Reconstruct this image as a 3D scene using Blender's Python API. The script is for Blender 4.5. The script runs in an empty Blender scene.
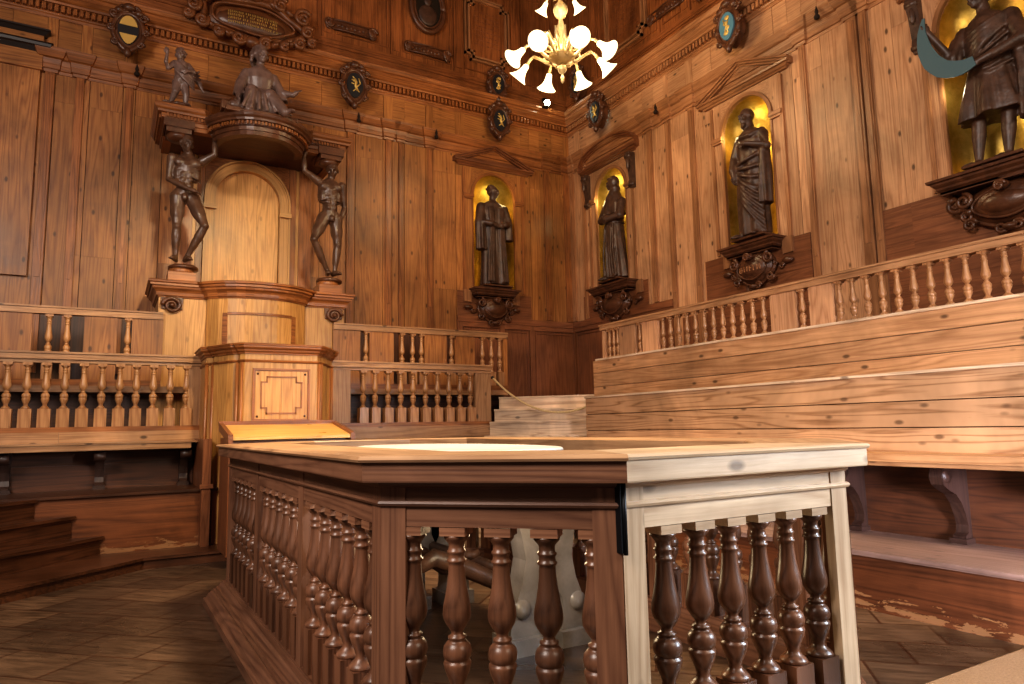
import bpy, bmesh, math, random
from mathutils import Vector, Matrix, Euler
random.seed(7)
C = bpy.context.scene.collection
PI = math.pi
YA, XB = 9.9, 7.06          # the two panelled walls

# ------------------------------------------------------------------ materials
def new_mat(name):
    m = bpy.data.materials.new(name); m.use_nodes = True
    nt = m.node_tree; nt.nodes.clear()
    out = nt.nodes.new('ShaderNodeOutputMaterial'); b = nt.nodes.new('ShaderNodeBsdfPrincipled')
    nt.links.new(b.outputs[0], out.inputs[0])
    return m, nt, b
def N(nt, t, **kw):
    n = nt.nodes.new(t)
    for k, v in kw.items(): setattr(n, k, v)
    return n
def math_n(nt, op, a, b=None, clamp=False):
    n = nt.nodes.new('ShaderNodeMath'); n.operation = op; n.use_clamp = clamp
    for i, v in enumerate((a, b)):
        if v is None: continue
        if isinstance(v, (int, float)): n.inputs[i].default_value = v
        else: nt.links.new(v, n.inputs[i])
    return n.outputs[0]
def mixc(nt, fac, a, b, mode='MIX'):
    n = nt.nodes.new('ShaderNodeMix'); n.data_type = 'RGBA'; n.blend_type = mode
    for sock, v in ((n.inputs[0], fac), (n.inputs[6], a), (n.inputs[7], b)):
        if isinstance(v, (int, float)): sock.default_value = v
        elif isinstance(v, tuple): sock.default_value = (*v, 1)
        else: nt.links.new(v, sock)
    return n.outputs[2]
def mapped(nt, src, scale):
    n = nt.nodes.new('ShaderNodeMapping'); n.inputs['Scale'].default_value = scale
    nt.links.new(src, n.inputs[0]); return n.outputs[0]
def noise(nt, vec, scale=1, detail=4, rough=.6, dist=0):
    n = nt.nodes.new('ShaderNodeTexNoise'); n.inputs['Scale'].default_value = scale
    n.inputs['Detail'].default_value = detail; n.inputs['Roughness'].default_value = rough
    n.inputs['Distortion'].default_value = dist
    nt.links.new(vec, n.inputs['Vector']); return n.outputs[0]
def ramp(nt, fac, stops):
    n = nt.nodes.new('ShaderNodeValToRGB'); e = n.color_ramp.elements
    while len(e) < len(stops): e.new(.5)
    for el, (p, c) in zip(e, stops): el.position = p; el.color = (*c, 1) if len(c) == 3 else c
    nt.links.new(fac, n.inputs[0]); return n.outputs[0]

def wood(name, light, dark, rough=.42, knots=.8, stain=.5, scratch=None, grainy=1.0, var=.18):
    m, nt, b = new_mat(name)
    g = N(nt, 'ShaderNodeAttribute', attribute_name='g').outputs['Vector']
    tn = N(nt, 'ShaderNodeAttribute', attribute_name='tn').outputs['Fac']
    oi = N(nt, 'ShaderNodeObjectInfo').outputs['Random']
    pos = N(nt, 'ShaderNodeNewGeometry').outputs['Position']
    fib = noise(nt, mapped(nt, g, (3, 70, 70)), 1, 5, .65, .3)
    low = noise(nt, mapped(nt, g, (.28, 5, 5)), 1, 2, .5, .35)
    rings = math_n(nt, 'ABSOLUTE', math_n(nt, 'SINE', math_n(nt, 'MULTIPLY', low, 42)))
    f = math_n(nt, 'ADD', math_n(nt, 'MULTIPLY', fib, .75), math_n(nt, 'MULTIPLY', rings, .3 * grainy))
    f = math_n(nt, 'SUBTRACT', f, .12, True)
    col = ramp(nt, f, [(.2, dark), (.66, light)])
    # knots
    vo = N(nt, 'ShaderNodeTexVoronoi'); vo.inputs['Scale'].default_value = 1
    nt.links.new(mapped(nt, g, (4.2, 8.5, 8.5)), vo.inputs['Vector'])
    kn = ramp(nt, vo.outputs['Distance'], [(.09, (1, 1, 1)), (.19, (0, 0, 0))])
    sep = N(nt, 'ShaderNodeSeparateColor'); nt.links.new(vo.outputs['Color'], sep.inputs[0])
    sel = math_n(nt, 'GREATER_THAN', sep.outputs[0], .42)
    kf = math_n(nt, 'MULTIPLY', math_n(nt, 'MULTIPLY', kn, sel), knots)
    col = mixc(nt, kf, col, tuple(c * .28 for c in dark))
    # stains in the room's own space
    st = noise(nt, mapped(nt, pos, (1.3, 1.3, 1.0)), 1, 4, .62, .5)
    stc = ramp(nt, st, [(.3, (1 - stain,) * 3), (.62, (1.08,) * 3)])
    col = mixc(nt, 1.0, col, stc, 'MULTIPLY')
    t = math_n(nt, 'ADD', math_n(nt, 'ADD', tn, .97 - var / 2), math_n(nt, 'MULTIPLY', oi, var))
    hs = N(nt, 'ShaderNodeHueSaturation'); nt.links.new(col, hs.inputs['Color']); nt.links.new(t, hs.inputs['Value'])
    col = hs.outputs[0]
    if scratch:
        sx = N(nt, 'ShaderNodeSeparateXYZ'); nt.links.new(pos, sx.inputs[0])
        z0, z1 = scratch
        zz = math_n(nt, 'MULTIPLY', math_n(nt, 'SUBTRACT', sx.outputs[2], z0), 1 / (z1 - z0), True)
        nn = noise(nt, mapped(nt, pos, (5, 5, 22)), 1, 5, .7, .3)
        w = math_n(nt, 'GREATER_THAN', math_n(nt, 'SUBTRACT', nn, math_n(nt, 'MULTIPLY', zz, .30)), .485)
        col = mixc(nt, math_n(nt, 'MULTIPLY', w, .45), col, (.50, .28, .13))
    nt.links.new(col, b.inputs['Base Color'])
    rr = math_n(nt, 'ADD', math_n(nt, 'MULTIPLY', st, .25), rough - .12)
    nt.links.new(rr, b.inputs['Roughness'])
    bp = N(nt, 'ShaderNodeBump'); bp.inputs['Strength'].default_value = .25; bp.inputs['Distance'].default_value = .004
    nt.links.new(f, bp.inputs['Height']); nt.links.new(bp.outputs[0], b.inputs['Normal'])
    return m
def carved(name, a, c, rough=.35, metal=0, sc=9, bump=.4):
    m, nt, b = new_mat(name)
    tc = N(nt, 'ShaderNodeTexCoord').outputs['Object']
    n1 = noise(nt, tc, sc, 6, .65, .4)
    nt.links.new(ramp(nt, n1, [(.3, a), (.7, c)]), b.inputs['Base Color'])
    b.inputs['Roughness'].default_value = rough; b.inputs['Metallic'].default_value = metal
    bp = N(nt, 'ShaderNodeBump'); bp.inputs['Strength'].default_value = bump; bp.inputs['Distance'].default_value = .01
    nt.links.new(noise(nt, tc, sc * 2.5, 4), bp.inputs['Height']); nt.links.new(bp.outputs[0], b.inputs['Normal'])
    return m
def plain(name, c, rough=.5, metal=0, emit=None, es=0):
    m, nt, b = new_mat(name)
    b.inputs['Base Color'].default_value = (*c, 1); b.inputs['Roughness'].default_value = rough
    b.inputs['Metallic'].default_value = metal
    if emit: b.inputs['Emission Color'].default_value = (*emit, 1); b.inputs['Emission Strength'].default_value = es
    return m

M = {}
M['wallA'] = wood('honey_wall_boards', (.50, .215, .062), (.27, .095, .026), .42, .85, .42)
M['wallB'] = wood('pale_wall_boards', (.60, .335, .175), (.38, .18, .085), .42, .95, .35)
M['red'] = wood('red_brown_panel', (.29, .11, .045), (.16, .055, .022), .38, .2, .4)
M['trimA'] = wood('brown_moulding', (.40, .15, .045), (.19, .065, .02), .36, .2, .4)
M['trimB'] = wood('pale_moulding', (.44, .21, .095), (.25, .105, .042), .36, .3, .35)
M['attic'] = wood('attic_boards', (.34, .12, .036), (.16, .052, .016), .4, .3, .5)
M['honey'] = wood('honey_joinery', (.64, .345, .115), (.42, .195, .058), .38, .4, .3)
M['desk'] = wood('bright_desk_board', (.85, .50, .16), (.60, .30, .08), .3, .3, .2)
M['bench'] = wood('orange_bench_boards', (.51, .28, .135), (.30, .145, .062), .4, .9, .35)
M['grainy'] = wood('strong_grain_planks', (.52, .30, .155), (.27, .135, .06), .42, .7, .35, grainy=2.0)
M['worn'] = wood('worn_red_plinth', (.21, .072, .028), (.10, .034, .014), .42, .2, .45, scratch=(.03, .2))
M['wornA'] = wood('worn_brown_plinth', (.30, .10, .032), (.15, .048, .015), .42, .3, .4, scratch=(.13, .29))
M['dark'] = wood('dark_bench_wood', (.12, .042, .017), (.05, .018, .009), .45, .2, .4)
M['step'] = wood('dark_step_treads', (.15, .058, .026), (.06, .024, .012), .34, .3, .5)
M['walnut'] = wood('walnut_railing', (.25, .12, .068), (.12, .052, .030), .4, .1, .35)
M['walnutb'] = wood('varnished_baluster_walnut', (.21, .095, .052), (.085, .036, .019), .34, 0, .35, var=.8)
M['abac'] = wood('lit_walnut_block', (.36, .18, .10), (.18, .08, .045), .4, .1, .3)  # walnut made lighter to paint in the light on the abacus blocks
M['brk'] = wood('blackened_bracket_wood', (.06, .03, .022), (.03, .014, .01), .4, 0, .3)
M['smoke'] = wood('smoky_grey_brown_planks', (.34, .225, .19), (.17, .105, .085), .42, .6, .35)
M['worncap'] = wood('worn_tan_cap', (.47, .29, .165), (.28, .15, .08), .36, .3, .35)
M['pale'] = wood('bleached_fir', (.70, .53, .36), (.46, .31, .19), .36, .75, .3)
M['tanb'] = wood('tan_turned_wood', (.50, .26, .115), (.28, .12, .046), .32, .1, .3)
M['stairw'] = wood('scuffed_stair_risers', (.72, .50, .31), (.42, .26, .15), .5, .8, .5, grainy=2)
M['black'] = plain('black_iron', (.012, .013, .016), .4, .6)
M['gap2'] = plain('blackened_ledge', (.022, .015, .013), .45)
M['gap'] = plain('shadow_gap', (.02, .009, .004), .9)
M['statue'] = carved('dark_carved_limewood', (.035, .018, .012), (.115, .058, .036), .42)
M['statueL'] = carved('brown_carved_wood', (.055, .028, .018), (.13, .068, .042), .3)
M['statueW'] = carved('dusty_carved_wood', (.11, .065, .05), (.22, .14, .115), .34)
M['carve'] = carved('carved_console_wood', (.055, .022, .011), (.15, .058, .026), .33)
M['carveA'] = carved('carved_cartouche_wood', (.10, .036, .014), (.22, .082, .03), .38)
M['gold'] = carved('gold_leaf', (.50, .31, .05), (.86, .60, .17), .36, .85, 6, .5)
M['goldp'] = plain('gold_paint', (.75, .52, .16), .4, .5)
M['marble'] = carved('white_marble', (.46, .46, .46), (.64, .65, .66), .25, 0, 3, .1)
M['marble_shade'] = carved('shaded_marble', (.12, .105, .095), (.30, .275, .25), .3, 0, 3, .1)  # white marble darkened, shade under the slab put into the leg colour
M['brass'] = carved('pale_glass_and_gilt', (.62, .45, .20), (.85, .70, .42), .2, .35, 12, .3)
M['lamp'] = plain('lit_glass_shade', (.6, .5, .36), .3, 0, (1, .78, .44), 2.3)
M['spot'] = plain('lit_glow_lens', (1, 1, .9), .3, 0, (.92, 1, .78), 40)
M['blue'] = plain('blue_grey_paint', (.065, .12, .14), .55)
M['shblue'] = plain('sky_blue_enamel', (.09, .22, .30), .4)
M['shblack'] = plain('black_enamel', (.02, .022, .026), .35)
M['rope'] = carved('straw_rope', (.45, .30, .13), (.65, .47, .24), .8, 0, 60, .6)
M['mat'] = carved('tan_floor_mat', (.20, .12, .065), (.32, .20, .11), .9, 0, 90, .7)
M['portrait'] = plain('dark_oval_paint', (.02, .016, .012), .35)

def floor_mat():
    m, nt, b = new_mat('parquet')
    pos = N(nt, 'ShaderNodeNewGeometry').outputs['Position']
    rot = N(nt, 'ShaderNodeMapping'); rot.inputs['Rotation'].default_value = (0, 0, PI / 4)
    nt.links.new(pos, rot.inputs[0])
    br = N(nt, 'ShaderNodeTexBrick'); nt.links.new(rot.outputs[0], br.inputs[0])
    br.offset = .5; br.inputs['Scale'].default_value = 1
    br.inputs['Brick Width'].default_value = .5; br.inputs['Row Height'].default_value = .36
    br.inputs['Mortar Size'].default_value = .009; br.inputs['Mortar Smooth'].default_value = .3; br.inputs['Bias'].default_value = -.1
    br.inputs['Color1'].default_value = (.095, .058, .036, 1); br.inputs['Color2'].default_value = (.040, .025, .017, 1)
    br.inputs['Mortar'].default_value = (.03, .012, .006, 1)
    n1 = noise(nt, mapped(nt, rot.outputs[0], (4, 26, 1)), 1, 5, .65, .5)
    n2 = noise(nt, mapped(nt, pos, (1.1, 1.1, 1)), 1, 4, .6, .6)
    col = mixc(nt, 1, br.outputs[0], ramp(nt, n1, [(.34, (.5,) * 3), (.64, (1.4,) * 3)]), 'MULTIPLY')
    col = mixc(nt, 1, col, ramp(nt, n2, [(.32, (.6,) * 3), (.66, (1.35,) * 3)]), 'MULTIPLY')
    nt.links.new(col, b.inputs['Base Color'])
    nt.links.new(math_n(nt, 'ADD', math_n(nt, 'MULTIPLY', n2, .3), .16), b.inputs['Roughness'])
    bp = N(nt, 'ShaderNodeBump'); bp.inputs['Strength'].default_value = .3; bp.inputs['Distance'].default_value = .004
    nt.links.new(n1, bp.inputs['Height']); nt.links.new(bp.outputs[0], b.inputs['Normal'])
    return m
M['floor'] = floor_mat()

# ------------------------------------------------------------------ mesh builder
def R(a=0., b=1.): return random.uniform(a, b)
class MB:
    def __init__(s): s.v = []; s.f = []; s.g = []; s.t = []; s.sm = []; s.smooth = False
    def add(s, vs, fs, gs=None, tint=None, grain='z'):
        o = len(s.v); k = (R(0, 40), R(0, 40), R(0, 40)); t = R(-.13, .13) if tint is None else tint
        for i, p in enumerate(vs):
            s.v.append(tuple(p))
            q = gs[i] if gs else {'x': (p[0], p[1], p[2]), 'y': (p[1], p[0], p[2]), 'z': (p[2], p[0], p[1]), 'd': ((p[0] - p[1]) * .707, (p[0] + p[1]) * .707, p[2]), 'e': ((p[0] + p[1]) * .707, (p[0] - p[1]) * .707, p[2])}[grain]
            s.g.append((q[0] + k[0], q[1] + k[1], q[2] + k[2])); s.t.append(t)
        for f in fs: s.f.append(tuple(i + o for i in f)); s.sm.append(s.smooth)
    def box(s, x0, x1, y0, y1, z0, z1, grain=None, tint=None):
        if x0 > x1: x0, x1 = x1, x0
        if y0 > y1: y0, y1 = y1, y0
        if z0 > z1: z0, z1 = z1, z0
        if grain is None:
            d = {'x': x1 - x0, 'y': y1 - y0, 'z': z1 - z0}; grain = max(d, key=d.get)
        vs = [(x, y, z) for z in (z0, z1) for y in (y0, y1) for x in (x0, x1)]
        s.add(vs, [(0, 2, 3, 1), (4, 5, 7, 6), (0, 1, 5, 4), (2, 6, 7, 3), (0, 4, 6, 2), (1, 3, 7, 5)], None, tint, grain)
    def prism(s, poly, z0, z1, grain='x', tint=None):
        a = sum(poly[i][0] * poly[(i + 1) % len(poly)][1] - poly[(i + 1) % len(poly)][0] * poly[i][1] for i in range(len(poly)))
        if a < 0: poly = poly[::-1]
        n = len(poly); vs = [(x, y, z0) for x, y in poly] + [(x, y, z1) for x, y in poly]
        fs = [tuple(range(n))[::-1], tuple(range(n, 2 * n))] + [(i, (i + 1) % n, n + (i + 1) % n, n + i) for i in range(n)]
        s.add(vs, fs, None, tint, grain)
    def slab(s, poly, y0, y1, grain='x', tint=None):          # polygon in x,z pushed along y
        a = sum(poly[i][0] * poly[(i + 1) % len(poly)][1] - poly[(i + 1) % len(poly)][0] * poly[i][1] for i in range(len(poly)))
        if a < 0: poly = poly[::-1]
        if y0 > y1: y0, y1 = y1, y0
        n = len(poly); vs = [(x, y0, z) for x, z in poly] + [(x, y1, z) for x, z in poly]
        fs = [tuple(range(n)), tuple(range(n, 2 * n))[::-1]] + [(i, n + i, n + (i + 1) % n, (i + 1) % n) for i in range(n)]
        s.add(vs, fs, None, tint, grain)
    def sweep(s, path, prof, closed=False, segs=None, tint=None, vert=False):
        # prof: closed polygon of (outward offset, z); outward = right of travel
        n = len(path); P = [Vector(p) for p in path]; rings = []; L = 0
        for i in range(n):
            a = P[i] - P[i - 1] if (i > 0 or closed) else P[1] - P[0]
            b = P[(i + 1) % n] - P[i] if (i < n - 1 or closed) else P[i] - P[i - 1]
            a.normalize(); b.normalize()
            na = Vector((a.y, -a.x)); nb = Vector((b.y, -b.x)); m = na + nb
            m = m / max(m.dot(na), .2)
            rings.append(m)
        m = len(prof)
        for i in range(n if closed else n - 1):
            j = (i + 1) % n; d = (P[j] - P[i]).length
            if segs is None or i in segs:
                vs = []; gs = []
                for (k, l) in ((i, L), (j, L + d)):
                    for o, z in prof:
                        q = P[k] + rings[k] * o; vs.append((q.x, q.y, z)); gs.append((z, l, o) if vert else (l, o, z))
                fs = [(q, (q + 1) % m, m + (q + 1) % m, m + q) for q in range(m)] + [tuple(range(m))[::-1], tuple(range(m, 2 * m))]
                s.add(vs, fs, gs, tint)
            L += d
    def lathe(s, prof, c=(0, 0, 0), seg=16, a0=0, a1=2 * PI, tint=None, mat=None):
        full = abs(a1 - a0 - 2 * PI) < 1e-6; k = seg if full else seg + 1
        vs = []; gs = []
        for r, z in prof:
            for i in range(k):
                a = a0 + (a1 - a0) * i / seg; p = Vector((r * math.cos(a), r * math.sin(a), z))
                if mat is not None: p = mat @ p
                vs.append((p.x + c[0], p.y + c[1], p.z + c[2])); gs.append((z, r * math.cos(a), r * math.sin(a)))
        fs = []
        for j in range(len(prof) - 1):
            for i in range(seg if full else seg):
                i2 = (i + 1) % k if full else i + 1
                fs.append((j * k + i, j * k + i2, (j + 1) * k + i2, (j + 1) * k + i))
        fs.append(tuple(range(k))[::-1]); fs.append(tuple((len(prof) - 1) * k + i for i in range(k)))
        if not full: fs.append(tuple([j * k for j in range(len(prof))] + [j * k + k - 1 for j in range(len(prof) - 1, -1, -1)]))
        o = s.smooth; s.smooth = True; s.add(vs, fs, gs, tint); s.smooth = o
    def tube(s, pts, rad, seg=8, tint=None, flat=1.0):
        P = [Vector(p) for p in pts]; n = len(P)
        if isinstance(rad, (int, float)): rad = [rad] * n
        up = Vector((0, 0, 1)); vs = []; gs = []; L = 0; prev = None
        for i in range(n):
            d = (P[min(i + 1, n - 1)] - P[max(i - 1, 0)]).normalized()
            if prev is None: a = d.cross(up if abs(d.z) < .9 else Vector((1, 0, 0))).normalized()
            else: a = (prev - d * prev.dot(d)).normalized()
            prev = a; b = d.cross(a)
            if i: L += (P[i] - P[i - 1]).length
            for k in range(seg):
                t = 2 * PI * k / seg; q = P[i] + (a * math.cos(t) + b * math.sin(t) * flat) * rad[i]
                vs.append(tuple(q)); gs.append((L, rad[i] * math.cos(t), rad[i] * math.sin(t)))
        fs = [(i * seg + k, i * seg + (k + 1) % seg, (i + 1) * seg + (k + 1) % seg, (i + 1) * seg + k) for i in range(n - 1) for k in range(seg)]
        fs += [tuple(range(seg))[::-1], tuple((n - 1) * seg + k for k in range(seg))]
        o = s.smooth; s.smooth = True; s.add(vs, fs, gs, tint); s.smooth = o
    def ell(s, c, r, rot=(0, 0, 0), seg=14, rings=9):
        E = Euler(rot).to_matrix(); vs = [tuple(Vector(c) + E @ Vector((0, 0, -r[2])))]
        for j in range(1, rings):
            ph = -PI / 2 + PI * j / rings
            for i in range(seg):
                t = 2 * PI * i / seg
                vs.append(tuple(Vector(c) + E @ Vector((r[0] * math.cos(ph) * math.cos(t), r[1] * math.cos(ph) * math.sin(t), r[2] * math.sin(ph)))))
        vs.append(tuple(Vector(c) + E @ Vector((0, 0, r[2])))); top = len(vs) - 1
        fs = [(0, 1 + (i + 1) % seg, 1 + i) for i in range(seg)]
        for j in range(rings - 2):
            fs += [(1 + j * seg + i, 1 + j * seg + (i + 1) % seg, 1 + (j + 1) * seg + (i + 1) % seg, 1 + (j + 1) * seg + i) for i in range(seg)]
        b = 1 + (rings - 2) * seg
        fs += [(b + i, b + (i + 1) % seg, top) for i in range(seg)]
        o = s.smooth; s.smooth = True; s.add(vs, fs); s.smooth = o
    def limb(s, pts, rad):                                   # rounded chain for bodies
        s.tube(pts, rad, 10)
        for p, r in zip(pts, rad): s.ell(p, (r, r, r), seg=10, rings=6)
    def build(s, name, mat, parent=None, loc=None, remesh=None, bevel=None):
        me = bpy.data.meshes.new(name); me.from_pydata(s.v, [], s.f)
        a = me.attributes.new('g', 'FLOAT_VECTOR', 'POINT'); a.data.foreach_set('vector', [c for q in s.g for c in q])
        a = me.attributes.new('tn', 'FLOAT', 'POINT'); a.data.foreach_set('value', s.t)
        me.polygons.foreach_set('use_smooth', s.sm)
        bm = bmesh.new(); bm.from_mesh(me); bmesh.ops.recalc_face_normals(bm, faces=bm.faces); bm.to_mesh(me); bm.free()
        me.materials.append(M[mat]); me.update()
        o = bpy.data.objects.new(name, me); C.objects.link(o)
        if parent is not None: o.parent = parent
        if loc: o.location = loc
        if remesh:
            md = o.modifiers.new('r', 'REMESH'); md.mode = 'VOXEL'; md.voxel_size = remesh; md.use_smooth_shade = True
            sm = o.modifiers.new('s', 'SMOOTH'); sm.factor = .5; sm.iterations = 2
        if bevel:
            bv = o.modifiers.new('b', 'BEVEL'); bv.width = bevel; bv.segments = 2; bv.limit_method = 'ANGLE'
        return o
def tag(o, label=None, cat=None, group=None, kind=None):
    if label: o['label'] = label
    if cat: o['category'] = cat
    if group: o['group'] = group
    if kind: o['kind'] = kind
    return o
def thing(name, label, cat, loc=(0, 0, 0), rz=0, group=None):
    o = bpy.data.objects.new(name, None); C.objects.link(o); o.location = loc; o.rotation_euler = (0, 0, rz)
    o.empty_display_size = .1
    return tag(o, label, cat, group)
def struct(o, cat=None): o['kind'] = 'structure'; return o
def place(src, parent, loc, rz=0):                            # a copy of a part for another spot
    c = src.copy(); C.objects.link(c); c.parent = parent; c.location = loc; c.rotation_euler = (0, 0, rz); return c

# wall frames: local x runs to the viewer's right along the wall, y goes into the wall
def wallA_at(x, z=0, out=0): return (x, YA - out, z), 0
def wallB_at(y, z=0, out=0): return (XB - out, y, z), -PI / 2

# ------------------------------------------------------------------ room shell
NA = [(5.47, .41)]                          # niche centres on wall left (x) and half-widths
NBc = [8.72, 5.88, 3.03]                    # niche centres on wall right (y)
def boards(mb, edges, z0, z1, holes, th=.05, axis='x', depth=0.0, gap=.007, splits=()):
    for a, b in zip(edges, edges[1:]):
        off = R(0, .012)
        zs = [z0] + [z for z in splits if z0 < z < z1 and R() < .5] + [z1]
        for za, zb in zip(zs, zs[1:]):
            hs = [h for h in holes if h[0] < b - .001 and h[1] > a + .001]
            segs = [(a, b, za, zb)]
            for h in hs:
                ns = []
                for (p, q, r, s_) in segs:
                    if r >= h[3] or s_ <= h[2]: ns.append((p, q, r, s_)); continue
                    if r < h[2]: ns.append((p, q, r, h[2]))
                    if s_ > h[3]: ns.append((p, q, h[3], s_))
                    if p < h[0]: ns.append((p, h[0], max(r, h[2]), min(s_, h[3])))
                    if q > h[1]: ns.append((h[1], q, max(r, h[2]), min(s_, h[3])))
                segs = ns
            for (p, q, r, s_) in segs:
                mb.box(p + gap / 2, q - gap / 2, -off, th, r, s_ - .002, 'z', R(-.17, .2))
def fill_edges(a, b, w=.34):
    e = [a]
    while e[-1] < b - w * .6: e.append(e[-1] + w * R(.75, 1.2))
    e[-1] = b; return e

def build_wall(side):
    A = side == 'left'
    if A:
        loc, rz = (0, YA, 0), 0; lo, hi = -3.6, XB
        fixed = [-1.23, -.87, -.76, -.51, -.39, -.02, .12, .46, .98, 1.52, 2.08, 2.55, 2.94, 3.08, 3.52, 3.67, 3.87, 4.23, 4.36, 4.76, 4.92, 6.02, 6.2, 6.41, 6.67, 6.93, 7.06]
        edges = fill_edges(lo, -1.23)[:-1] + fixed
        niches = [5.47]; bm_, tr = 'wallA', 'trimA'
    else:
        loc, rz = (XB, 0, 0), -PI / 2; lo, hi = -YA, 2.3
        ys = [9.9, 9.68, 9.53, 9.33, 8.2, 7.85, 7.6, 7.35, 7.27, 6.89, 6.76, 6.4, 5.36, 5.15, 4.95, 4.74, 4.39, 4.27, 4.15, 3.9, 3.62, 2.45, 2.1, 1.75, 1.4, 1.0, .6, .2, -.2, -.6, -1, -1.4, -1.9, -2.3]
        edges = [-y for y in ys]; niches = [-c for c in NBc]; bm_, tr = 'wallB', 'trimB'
    name = 'wall_' + side
    holes = [(c - .56, c + .56, 3.41, 5.62) for c in niches]
    mb = MB(); cut = 4.76 if A else -7.35
    lowe = [e for e in edges if (e <= cut if A else e >= cut)]; highe = [e for e in edges if (e >= cut if A else e <= cut)]
    boards(mb, lowe, 2.72 if A else 1.9, 5.76, holes, splits=(3.41, 5.35)); boards(mb, highe, 3.0, 5.76, holes, splits=(5.35,))
    w = mb.build(name, bm_); w.location = loc; w.rotation_euler = (0, 0, rz); struct(w)
    # backing (with openings behind the niches)
    k = MB(); xs = [lo] + [v for h in holes for v in (h[0], h[1])] + [hi]
    for i in range(0, len(xs), 2): k.box(xs[i], xs[i + 1], .05, .09, 0, 9.3, 'z')
    for h in holes: k.box(h[0], h[1], .05, .09, 0, 3.4, 'z'); k.box(h[0], h[1], .05, .09, 5.62, 9.3, 'z')
    k.build('backing', 'gap', w)
    if A:
        dk = MB()
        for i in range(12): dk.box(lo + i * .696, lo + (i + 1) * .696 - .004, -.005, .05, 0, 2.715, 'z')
        dk.build('shade_boards', 'dark', w)  # dark panel paints in the shade behind the rear balustrade
    # lower dark-red wainscot, with raised frames
    lw = MB(); wl, wh = (4.76, hi) if A else (lo, -7.35); e = fill_edges(wl, wh, .75)
    for a, b in zip(e, e[1:]):
        lw.box(a, b, -.01, .05, 0, 3.0, 'z')
        lw.box(a, a + .09, -.045, -.01, 1.2, 2.94, 'z'); lw.box(a + .09, b, -.045, -.01, 2.82, 2.94, 'x')
        lw.box(a + .09, b, -.045, -.01, 1.2, 1.32, 'x')
        for q in ((a + .12, a + .14), (b - .05, b - .03)): lw.box(q[0], q[1], -.03, -.01, 1.35, 2.79, 'z')
        lw.box(a + .14, b - .05, -.03, -.01, 2.77, 2.79, 'x')
    lw.box(wl, wh, -.06, -.045, 2.9, 3.0, 'x')
    lw.build('wainscot', 'red', w)
    rp = MB()
    for c in niches:
        hw_ = .70 if A else .83
        for j in range(2 if A or c < -7 else -5, 2) if not (A or c < -7) else range(2): rp.box(c - hw_, c + hw_, -.018, 0, 3.0 + .205 * j + .003, 3.0 + .205 * (j + 1), 'x')
    if not A: rp.box(-4.16, 0, -.016, 0, 3.2, 3.41, 'x'); rp.box(-4.16, 0, -.016, 0, 3.0, 3.197, 'x'); rp.box(-4.16, 0, -.016, 0, 2.5, 2.997, 'x'); rp.box(-4.16, 0, -.016, 0, 1.95, 2.497, 'x'); rp.box(-7.2, -6.72, -.016, 0, 1.95, 2.7, 'z')
    rp.build('red_panel', 'red', w)
    # pilaster strips and grooves standing proud
    st = MB()
    strips = [(-.50, .045), (-.82, .05), (3.0, .05), (3.6, .045), (3.8, .03), (4.30, .05), (6.54, .05), (6.98, .07), (.05, .04)] if A else \
             [(-9.82, .07), (-9.45, .04), (-7.72, .05), (-7.31, .05), (-6.83, .05), (-4.98, .04), (-4.33, .06), (-4.20, .04), (-2.0, .05), (-.5, .05)]
    for c, hw in strips:
        st.box(c - hw, c + hw, -.035, 0, 3.02 if ((c > cut) == A) else 1.95, 5.76, 'z'); st.box(c - hw * .55, c + hw * .55, -.045, -.035, 3.1, 5.66, 'z')
    st.build('pilaster_strips', tr, w)
    # lower cornice with breaks over the strips
    lc = MB(); path = [(lo, 0)]
    for c, hw in sorted(strips): path += [(c - hw - .03, 0), (c - hw - .02, -.03), (c + hw + .02, -.03), (c + hw + .03, 0)]
    path = [p for p in path if p[0] <= hi + .01] + [(hi, 0)]
    if A: path = path[:-3] + [(hi, -.03)] if path[-2][0] > hi else path
    prof = [(-.03, 5.70), (.015, 5.70), (.02, 5.735), (.04, 5.74), (.045, 5.79), (.05, 5.80), (.06, 5.86), (.085, 5.875), (.10, 5.90), (.125, 5.945), (.13, 5.985), (.10, 6.0), (-.03, 6.0)]
    lc.sweep(path, prof)
    lc.build('lower_cornice', tr, w)
    # frieze boards
    fz = MB()
    for a, b in zip(edges, edges[1:]):
        if b - a > .18: fz.box(a + .002, b - .002, -.012 - R(0, .01), .05, 6.0, 6.46, 'x')
        else: fz.box(a + .001, b - .001, -.03, .05, 6.0, 6.46, 'z')
    fz.build('frieze', bm_ if not A else 'wallA', w)
    # dentilled main cornice
    mc = MB(); p2 = [(lo, 0), (hi, 0)]
    mc.sweep(p2, [(-.03, 6.42), (.03, 6.42), (.035, 6.455), (.05, 6.465), (.055, 6.475), (.055, 6.57), (.125, 6.575), (.13, 6.60), (.16, 6.62), (.19, 6.65), (.20, 6.66), (.20, 6.70), (.225, 6.71), (.25, 6.745), (.255, 6.77), (.22, 6.80), (-.03, 6.86)])
    x = lo + .02
    while x < hi - .06: mc.box(x, x + .038, -.11, -.054, 6.485, 6.568, 'z', 0); x += .066
    mc.build('dentil_cornice', tr, w)
    # attic storey
    at = MB()
    ae = fill_edges(lo, hi, .8)
    at.box(lo, hi, -.03, .05, 6.8, 7.0, 'x'); at.box(lo, hi, -.05, -.03, 7.0, 7.04, 'x'); at.box(lo, hi, -.06, .05, 7.04, 7.12, 'x')
    piers = [2.62, 3.72, 4.83, 5.95, 6.85, .4, -.7, -1.9, -3.0] if A else [-9.75, -9.0, -7.45, -6.8, -5.7, -4.6, -3.5, -2.4, -1.3, 0]
    cols = sorted(piers)
    for c in cols: at.box(c - .09, c + .09, -.05, .05, 7.12, 9.2, 'z'); at.box(c - .055, c + .055, -.065, -.05, 7.2, 9.2, 'z')
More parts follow.
